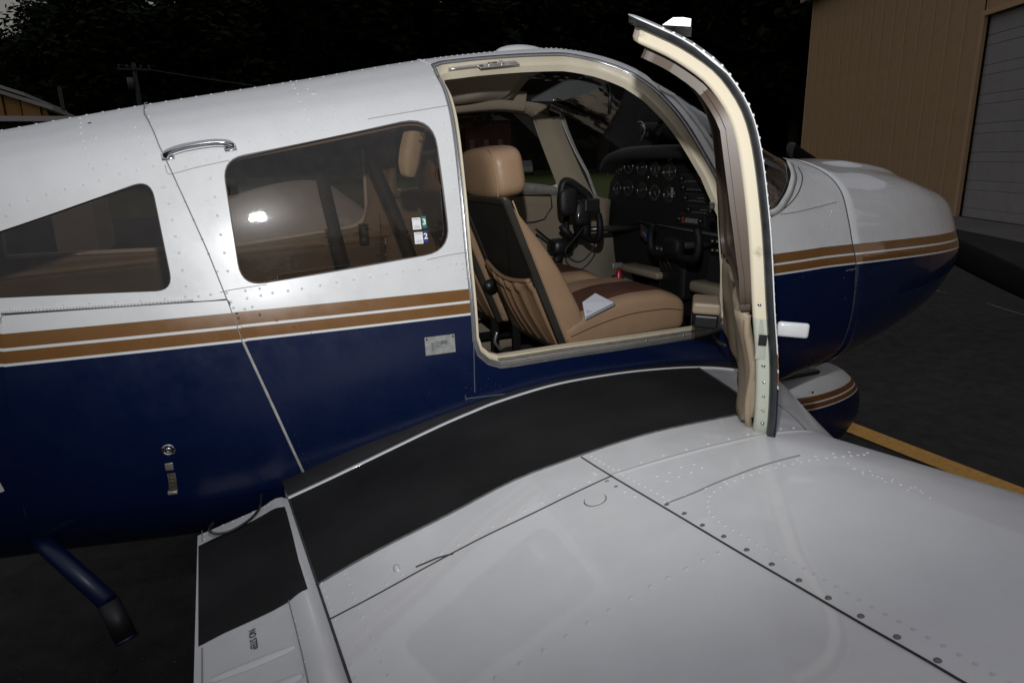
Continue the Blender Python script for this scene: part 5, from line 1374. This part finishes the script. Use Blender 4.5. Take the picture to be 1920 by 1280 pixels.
M_TANR = mat('tan_trim_lit_ribs', (.56, .37, .215), .45, spec=.3)  # trim colour; on the wall ribs the lighter tan is painted sky light
M_GDOOR = mat('grey_door', (.335, .31, .30), .5, noise=.07, nscale=3)
pw = .292*1.0
mesh_cache = {}
def shared(name, key, mb_fn, m, parent, M, **k):
    if key not in mesh_cache:
        mb = mb_fn(); me = bpy.data.meshes.new(name); me.from_pydata([tuple(v) for v in mb.v], [], mb.f); me.materials.append(m); mesh_cache[key] = me
    o = bpy.data.objects.new(name, mesh_cache[key]); COL.objects.link(o); o.parent = parent; o.matrix_parent_inverse = MW[parent.name].inverted() if parent.name in MW else Matrix.Identity(4); o.matrix_basis = M
    return o
def sid(wd_, h):
    def f():
        mb = MB(); prof = [(0, 0), (.020, .038), (.080, .038), (.100, 0), (wd_*.6, 0), (wd_*.6+.012, .004), (wd_*.6+.024, 0), (wd_, 0)]
        mb.grid([[(x, y, z) for z in (0, h)] for x, y in prof]); return mb
    return f
n_left = int(math.floor((DX-.16)/pw)); n_left = 15; pw = (DX-.16)/n_left
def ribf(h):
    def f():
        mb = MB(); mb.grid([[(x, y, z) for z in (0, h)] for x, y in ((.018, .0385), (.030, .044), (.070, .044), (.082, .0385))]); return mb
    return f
LW = 26.0
for k in range(n_left):
    shared('siding_panel', ('a', ), sid(pw, HH), M_TANW, hg, HM @ Matrix.Translation((k*pw, 0, 0)))
    shared('siding_rib_lit', ('ra', ), ribf(HH), M_TANR, hg, HM @ Matrix.Translation((k*pw, 0, 0)))  # paler strip on each rib: the sky light it catches, put into colour
DW = 4.4
for k in range(int(DW/pw)+1): shared('siding_panel', ('b', ), sid(pw, HH-DH-.08), M_TANW, hg, HM @ Matrix.Translation((DX-.05+k*pw, 0, DH+.08)))
x = DX+DW+.16
while x < LW: shared('siding_panel', ('a', ), sid(pw, HH), M_TANW, hg, HM @ Matrix.Translation((x, 0, 0))); x += pw
mb = MB(); mb.box((DX-.08, .02, DH/2), (.15, .09, DH), HM); mb.box((DX+DW+.08, .02, DH/2), (.15, .09, DH), HM); mb.box((DX+DW/2, .022, DH+.06), (DW+.31, .10, .12), HM); 
for i, nm in enumerate(('x',)): pass
mb.build('door_trim', M_TANR, hg, kind='stuff')
mb = MB(); mb.box((.0, .012, HH/2), (.12, .07, HH), HM); mb.build('corner_trim', M_TANR, hg)
# the overhead door: wide sections, each pressed into two fields
nsec = 7; sh_ = DH/nsec
def dsec():
    mb = MB(); zs = [(0, -.10), (.012, -.085), (sh_*.30, -.085), (sh_*.31, -.097), (sh_*.345, -.097), (sh_*.355, -.085), (sh_*.975, -.085), (sh_*.99, -.10), (sh_, -.10)]
    mb.grid([[(0, y, z), (DW, y, z)] for z, y in zs]); return mb
for k in range(nsec): shared('door_section', ('d', ), dsec, M_GDOOR, hg, HM @ Matrix.Translation((DX, 0, k*sh_)))
# body and roof behind
mb = MB(); mb.v = [HM @ Vector(p) for p in [(0, -.12, 0), (LW, -.12, 0), (LW, -18, 0), (0, -18, 0), (0, -.12, HH), (LW, -.12, HH), (LW, -18, HH), (0, -18, HH)]]
mb.f = [(1, 2, 6, 5), (2, 3, 7, 6), (3, 0, 4, 7)]; mb.build('end_wall', M_TANW, hg)
mb = MB(); rt_ = [(-.35, .35, HH-.02), (LW+.3, .35, HH-.02), (LW+.3, -9, HH+2.3), (-.35, -9, HH+2.3), (LW+.3, -18.3, HH-.02), (-.35, -18.3, HH-.02)]
mb.v = [HM @ Vector(p) for p in rt_]+[HM @ (Vector(p)+Vector((0, 0, .10))) for p in rt_]; mb.f = [(0, 1, 2, 3), (3, 2, 4, 5), (6, 9, 8, 7), (9, 11, 10, 8), (0, 6, 7, 1), (5, 4, 10, 11), (0, 3, 9, 6), (3, 5, 11, 9), (1, 7, 8, 2), (2, 8, 10, 4), (0, 3, 5, 5)][:10]
mb.build('roof', mat('roof_white', (.33, .32, .31), .4), hg)
mb = MB(); mb.box((LW/2, .41, HH-.0), (LW+.7, .12, .12), HM, .02); mb.build('gutter', MATS['roof_white'], hg)
# concrete strip in front of the hangar door
ap = [HM @ Vector(p) for p in [(DX-.6, .0, 0), (DX+DW+2, .0, 0), (DX+DW+2, 1.9, 0), (DX-.6, 1.5, 0)]]
sheet('concrete_apron', [(p.x, p.y) for p in ap], .004, G_CONC)
# ---- painted line and scars on the asphalt
a, b = gp(1575, 793), gp(1572, 812); c1, c2 = gp(1560, 795), gp(1612, 795); e1, e2 = gp(1915, 938), gp(1918, 915)
dL = (e1-c1); p0 = c1-dL*.0; far = c1+dL*9
wv2 = Vector((dL.y, -dL.x, 0)).normalized(); wl_ = .115
YL = mat('line_yellow', (.52, .27, .05), .7, noise=.22, nscale=30)
L0, L1 = gp(1563, 800), gp(1905, 937); R0, R1 = gp(1598, 790), gp(1917, 908)

dl = (L1-L0).normalized(); wd_ = .16
q = [(L0.x, L0.y), (L0.x+dl.x*14, L0.y+dl.y*14), (L0.x+dl.x*14+dl.y*-wd_, L0.y+dl.y*14+dl.x*wd_), (L0.x-dl.y*wd_, L0.y+dl.x*wd_)]
o = sheet('painted_line', q, .004, YL)
mbk = MB(); rr_ = random.Random(3)
for seg in ([(1735, 533), (1758, 545), (1775, 549)], [(1850, 568), (1885, 580), (1925, 592)]):
    ln = [gp(*p) for p in crv(seg, 4)]
    for i in range(len(ln)-1):
        a, b = ln[i], ln[i+1]; d = (b-a).normalized(); n_ = Vector((-d.y, d.x, 0))*(.012+.01*rr_.random()); bb = len(mbk.v)
        mbk.v += [a-n_+Vector((0, 0, .001)), a+n_+Vector((0, 0, .001)), b+n_+Vector((0, 0, .001)), b-n_+Vector((0, 0, .001))]; mbk.f.append((bb, bb+1, bb+2, bb+3))
ck = mbk.build('tar_crack', mat('crack_fill', (.085, .08, .07), .7), None, False); ck['kind'] = 'structure'
# loose grit under the flap
gm = MB(); gr = random.Random(11)
for k in range(420):
    if k < 160: X, Y = gr.uniform(-1.0, .1), gr.uniform(-1.2, .3)
    else: X, Y = gr.uniform(2.5, 8), gr.uniform(-2.5, 4)
    s_ = gr.uniform(.0015, .0045); b = len(gm.v)
    gm.v += [Vector((X+s_*math.cos(a), Y+s_*math.sin(a), 0)) for a in (0, 2.1, 4.2)]+[Vector((X, Y, s_))]; gm.f += [(b, b+1, b+3), (b+1, b+2, b+3), (b+2, b, b+3)]
o = gm.build('grit', mat('grit_pale', (.13, .125, .115), .8), None); o['kind'] = 'stuff'

# ---- buildings on the left, behind the tail
def flat(pts, D): return [CAM + ray(*p).normalized()*0 + ray(*p)*(D/ray(*p).dot(Vector((math.sin(R(4)), math.cos(R(4)), 0)))) for p in pts]
DY = 34.0
def yb(px, py, y=DY): return hit(px, py, 1, y)
bl = thing('ochre_building', 'ochre panelled building with a pale sloping roof edge at the far left', 'building', (yb(40, 215).x, DY, 0))
e0, e1 = yb(-260, 85), yb(95, 198); xe = yb(88, 215).x
slope = (e1.z-e0.z)/(e1.x-e0.x)
def zr(x): return e0.z+slope*(x-e0.x)
M_OC = mat('ochre_wall', (.30, .165, .045), .6, noise=.08, nscale=2)
xs_ = [yb(p, 210).x for p in (-240, -180, -120, -60, 10, 42, 78, 90)]
for i in range(len(xs_)-1):
    a, b = xs_[i]+.03, xs_[i+1]-.03; dy = -.10 if i % 2 else 0
    mb = MB(); mb.v = [Vector(p) for p in [(a, DY+dy, 0), (b, DY+dy, 0), (b, DY+dy, zr(b)-.12), (a, DY+dy, zr(a)-.12), (a, DY+.3, 0), (b, DY+.3, 0), (b, DY+.3, zr(b)-.12), (a, DY+.3, zr(a)-.12)]]
    mb.f = [(0, 1, 2, 3), (5, 4, 7, 6), (0, 4, 5, 1), (3, 2, 6, 7), (0, 3, 7, 4), (1, 5, 6, 2)]; mb.build('wall_panel', M_OC, bl)
mb = MB(); mb.box(((xs_[0]+xs_[-1])/2, DY+5.2, 1.2), (xs_[-1]-xs_[0]-.2, 10, 2.4)); mb.build('wall', mat('dark_wall', (.05, .04, .03), .7), bl)
for i, (dz, th, dy) in enumerate(((0, .16, -.30), (.20, .14, -.36))):
    a, b = xs_[0]-1, xe+.30-(.9 if i else 0); mb = MB(); mb.v = [Vector(p) for p in [(a, DY+dy, zr(a)-.02+dz), (b, DY+dy, zr(b)-.02+dz), (b, DY+10.5, zr(b)+dz), (a, DY+10.5, zr(a)+dz)]]; mb.v += [v+Vector((0, 0, -th)) for v in mb.v]
    mb.f = [(0, 3, 2, 1), (4, 5, 6, 7), (0, 1, 5, 4), (1, 2, 6, 5), (2, 3, 7, 6), (3, 0, 4, 7)]; mb.build('roof_edge', MATS['roof_white'], bl)
mb = MB(); c = yb(84, 215); mb.box((c.x, DY-.02, c.z-.3), (.35, .10, .5)); mb.build('window', M_BLACK, bl)
# low white canopy in front of it
DC = 13.0
cn_ = thing('low_white_shed', 'low white flat-roofed shed just above the tail', 'shed', (yb(20, 230, DC).x, DC, 0))
xa, xb_ = yb(-300, 225, DC).x, yb(150, 225, DC).x; zt_ = yb(20, 218, DC).z
mb = MB(); mb.box(((xa+xb_)/2, DC+1.5, zt_-.045), (xb_-xa, 3.2, .09)); mb.build('roof', mat('canopy_white', (.42, .38, .37), .4), cn_)
xm = yb(56, 230, DC).x; mb = MB(); mb.box(((xm+xb_)/2, DC+1.4, zt_/2-.05), (xb_-xm-.1, 2.8, zt_-.1)); mb.build('side_panel', MATS['canopy_white'], cn_)
mb = MB(); mb.box(((xa+xm)/2, DC+1.6, zt_/2-.06), (xm-xa-.02, 2.5, zt_-.12)); mb.build('dark_opening', M_BLACK, cn_)
# ---- poles
def pole(px0, py0, px1, py1, D, r, arm=False, label=''):
    b = hit(px1, py1, 1, D); t = hit(px0, py0, 1, D); x = (t.x)
    p = thing('utility_pole', label, 'pole', (x, D, 0))
    mb = MB(); mb.tube([(x, D, 0), (x, D, t.z)], [r, r*.7], 10); mb.build('post', mat('pole_wood', (.016, .014, .012), .8, noise=.2), p, True)
    if arm:
        mb = MB(); mb.box((x, D-.08, t.z-.35), (1.7, .1, .12)); mb.build('crossarm', MATS['pole_wood'], p)
        mb = MB(); mb.tube([(x-.28, D-.1, t.z-1.4), (x-.28, D-.1, t.z-.8)], .17, 12); mb.build('transformer', mat('transformer_grey', (.045, .045, .045), .5), p, True)
        for k in (-.75, -.35, .35, .75):
            mb = MB(); mb.tube([(x+k, D-.08, t.z-.29), (x+k, D-.08, t.z-.12)], .035, 6); mb.build('insulator', MATS['transformer_grey'], p, True)
    return x, t.z
px_, pz_ = pole(250, 118, 266, 190, 44, .15, True, 'wooden utility pole with crossarm rising behind the cabin roof')
pole(111, 163, 118, 215, 40, .12, False, 'plain grey pole right of the ochre building')
wr_ = thing('power_line', 'thin overhead wires running from the pole in front of the trees', 'wires', (px_, 44, pz_))
for k, dz in ((-.7, 0), (.7, -.2)):
    mb = MB(); mb.tube([(px_+k+60*t*1.0, 43.9+20*t, pz_-.15+dz-4*t*(1-t)*1.8+.5*t) for t in np.linspace(0, 1, 16)], .014, 5); mb.build('wire', M_BLACK, wr_, True)
# ---- far side seen through the cabin
def far(px, py, y): return hit(px, py, 1, y)
FB = 62.0; c = far(905, 240, FB)
rb = thing('red_barn', 'small red house with a pale gable roof seen through the far cabin window', 'house', (c.x, FB, 0))
mw_ = 3.0; zt1 = far(905, 224, FB).z
mb = MB(); mb.box((c.x+.6, FB+2.5, zt1/2), (mw_*1.6, 5, zt1)); mb.build('wall', mat('barn_red', (.10, .018, .012), .8), rb)
mb = MB(); pk_ = far(905, 208, FB).z; mb.v = [Vector(p) for p in [(c.x-2.1, FB-.4, zt1-.1), (c.x+.3, FB-.4, pk_), (c.x+2.9, FB-.4, zt1-.1), (c.x-2.1, FB+5.3, zt1-.1), (c.x+.3, FB+5.3, pk_), (c.x+2.9, FB+5.3, zt1-.1)]]
mb.f = [(0, 1, 4, 3), (1, 2, 5, 4), (0, 2, 1), (3, 4, 5), (0, 3, 5, 2)]; mb.build('roof', mat('gable_grey', (.26, .24, .23), .6), rb)
for k in range(3):
    mb = MB(); mb.box((c.x-1.2+1.5*k, FB-.05, zt1*.55), (.5, .1, 1.1)); mb.build('window', mat('frame_pale', (.2, .16, .15), .6), rb)
def car(loc, rot, m, label, grp=None):
    t = thing('parked_car', label, 'car', tuple(loc)); M = Matrix.Translation(loc) @ Matrix.Rotation(rot, 4, 'Z')
    prof = [(-2.15, .35), (-2.2, .75), (-2.0, .95), (-1.4, 1.0), (-.9, 1.40), (.3, 1.45), (1.0, 1.02), (1.9, .88), (2.15, .65), (2.15, .35)]
    mb = MB(); rows = []
    for y in (-.82, -.78, .78, .82):
        k = .97 if abs(y) > .8 else 1; rows.append([M @ Vector((x*k, y*(.86 if z > 1.1 else 1), .35+(z-.35)*k)) for x, z in prof])
    mb.grid(rows); n = len(prof); mb.f.append(tuple(range(n))); mb.f.append(tuple(reversed(range(3*n, 4*n)))); autosmooth(mb.build('body', m, t), 30)
    mb = MB(); mb.box((-.28, 0, 1.20), (1.25, 1.46, .28), M); mb.build('windows', M_BLACK, t)
    for x in (-1.35, 1.3):
        for y in (-.78, .78): mb = MB(); mb.disc(M @ Vector((x, y-.1, .33)), M.to_3x3() @ Vector((0, 1, 0)), .33, .2, 18); mb.build('wheel', M_RUBBER, t, True)
    for y in (-.6, .6): mb = MB(); mb.disc(M @ Vector((2.13, y, .66)), M.to_3x3() @ Vector((1, 0, 0)), .11, .05, 12); mb.build('headlight', mat('lamp_glass', (.7, .7, .7), .1), t, True)
    return t
p = far(988, 291, 64); car(Vector((p.x-.3, 64, 0)), R(-115), mat('car_white', (.5, .5, .5), .3), 'small white car parked on the grass beyond the cabin')
p = far(968, 285, 70); car(Vector((p.x-1.2, 71, 0)), R(172), mat('car_red', (.22, .01, .01), .3), 'dark red car parked behind the white one')
# ---- trees
LEAFM = []
for i, c in enumerate([(.009, .015, .005), (.012, .019, .007), (.007, .012, .0045)]):
    m = mat('leaves_%s' % 'abc'[i], c, .7, spec=.2, noise=.5, nscale=.7); m.node_tree.nodes['Principled BSDF'].inputs['Specular IOR Level'].default_value = .02; LEAFM.append(m)
M_BARK = mat('bark', (.05, .04, .03), .9, noise=.3)
def crown_mesh(seed, W_, H_, nclump, nleaf):
    r = random.Random(seed); v = []; f = []
    cl = []
    for k in range(nclump):
        t = r.random(); z = H_*(.12+.88*t); rad = W_*(math.sin(math.pi*min(1, .12+t*.86))**.7)*math.sqrt(r.random())*1.0
        a = r.random()*6.283; cl.append((rad*math.cos(a), rad*math.sin(a), z, W_*r.uniform(.13, .30)))
    for (cx, cy, cz, cr) in cl:
        for j in range(nleaf):
            u_ = r.gauss(0, 1), r.gauss(0, 1), r.gauss(0, 1); l = math.sqrt(sum(q*q for q in u_)) or 1; rr = cr*(r.random()**.4)
            p = Vector((cx+u_[0]/l*rr, cy+u_[1]/l*rr, cz+u_[2]/l*rr*.8)); s_ = r.uniform(.15, .36)*W_/5
            d1 = Vector((r.gauss(0, 1), r.gauss(0, 1), r.gauss(0, .6))).normalized(); d2 = d1.orthogonal().normalized(); b = len(v)
            v += [p-d1*s_, p+d2*s_*.5, p+d1*s_, p-d2*s_*.5]; f.append((b, b+1, b+2, b+3))
    return v, f
CRM = []
for i, (W_, H_) in enumerate([(5.5, 15), (6.2, 17), (4.6, 18), (5.8, 13)]):
    v, f = crown_mesh(20+i, W_, H_, 150, 70); me = bpy.data.meshes.new('crown'); me.from_pydata([tuple(q) for q in v], [], f); me.materials.append(LEAFM[i % 3]); CRM.append((me, W_, H_))
def trunk_mesh():
    mb = MB(); mb.tube([(0, 0, 0), (.1, .05, 4), (0, .1, 9), (.2, 0, 14)], [.42, .33, .22, .06], 9)
    for k in range(9):
        a = k*2.4; z = 4+k*.9; mb.tube([(0, .05, z), (1.5*math.cos(a), 1.5*math.sin(a), z+1.4), (3*math.cos(a), 3*math.sin(a), z+2.4)], [.13, .08, .03], 6)
    me = bpy.data.meshes.new('trunk'); me.from_pydata([tuple(q) for q in mb.v], [], mb.f); me.materials.append(M_BARK); return me
TRM = trunk_mesh()
def tree(px, D, H_top_px, k, label, group='dark trees along the edge of the field', sx=1.0):
    b = hit(px, 330, 1, D); top = hit(px, H_top_px, 1, D).z; me, W_, H_ = CRM[k % 4]; s = top/(H_+3.2)
    t = thing('broadleaf_tree', label, 'tree', (b.x, D, -.02), group)
    tr = bpy.data.objects.new('trunk', TRM); COL.objects.link(tr); tr.parent = t; tr.scale = (s, s, s)
    cr = bpy.data.objects.new('crown', me); COL.objects.link(cr); cr.parent = t; cr.location = (0, 0, 2.6*s); cr.scale = (s*sx, s*sx, s); cr.rotation_euler = (0, 0, k*1.7)
    return t
LB = 'dark broadleaf tree in the line of trees behind the airplane'
tops = [(-150, 62, 200), (-75, 66, 175), (-8, 64, 122), (52, 70, 72), (128, 66, 0), (165, 60, 30), (200, 68, -20), (255, 60, -5), (290, 66, -5), (345, 62, 48), (415, 66, 2), (450, 60, -50), (520, 64, -90), (600, 60, -120), (690, 66, -150), (780, 60, -150), (870, 64, -170), (960, 66, -160), (1050, 64, -170), (1130, 66, -170), (1220, 62, -180), (1310, 60, -170), (1400, 58, -180), (1480, 54, -180), (1550, 50, -150)]
names_ = {0: 'dark tree with a rounded crown farthest left, against the dusk sky', 2: 'dark tree with a ragged outline against the sky behind the ochre building', 3: 'tall dark tree with a pointed top right of the strip of sky at the left', 9: 'dark tree whose top dips below a patch of pink sky'}
for i, (px, D, tp) in enumerate(tops):
    tree(px, D, tp, i, names_.get(i, LB), sx=1.25)
# dense wood behind the tree line and all round the field, as one mass
fm = MB(); fr = random.Random(4)
def fleaf(p, s_):
    d1 = Vector((fr.gauss(0, 1), fr.gauss(0, 1), fr.gauss(0, .6))).normalized(); d2 = d1.orthogonal().normalized(); b = len(fm.v)
    fm.v += [p-d1*s_, p+d2*s_*.7, p+d1*s_, p-d2*s_*.7]; fm.f.append((b, b+1, b+2, b+3))
def wood_h(az):
    t = max(0, min(1, (az+1)/5)); t2 = max(0, min(1, (150-az)/15)) if az > 0 else 1
    return (12+18*t*t2) if az > -60 else 12
for k in range(34000):
    a = fr.random()*2*math.pi; az = math.degrees(math.atan2(math.sin(a), math.cos(a)))
    rad = 92+fr.random()*16; hh = wood_h(az)*(1+.10*math.sin(a*9)+.09*math.sin(a*23+1)+.06*math.sin(a*51))
    fleaf(Vector((rad*math.sin(a), rad*math.cos(a), hh*fr.random()**.75)), fr.uniform(.9, 1.9))
o = fm.build('distant_wood', LEAFM[0], None); o['kind'] = 'stuff'

hm_ = MB(); rows = []
for k in range(181):
    a = R(2*k); az = math.degrees(math.atan2(math.sin(a), math.cos(a))); h = wood_h(az)*(.80+.05*math.sin(a*11)+.04*math.sin(a*29))
    rows.append([(r_*math.sin(a), r_*math.cos(a), z) for r_, z in ((101, -1), (103, h*.7), (108, h*.95), (118, h), (150, h*.7), (200, -1))])
hm_.grid(rows); o = hm_.build('hills', LEAFM[2], None, True); o['kind'] = 'structure'
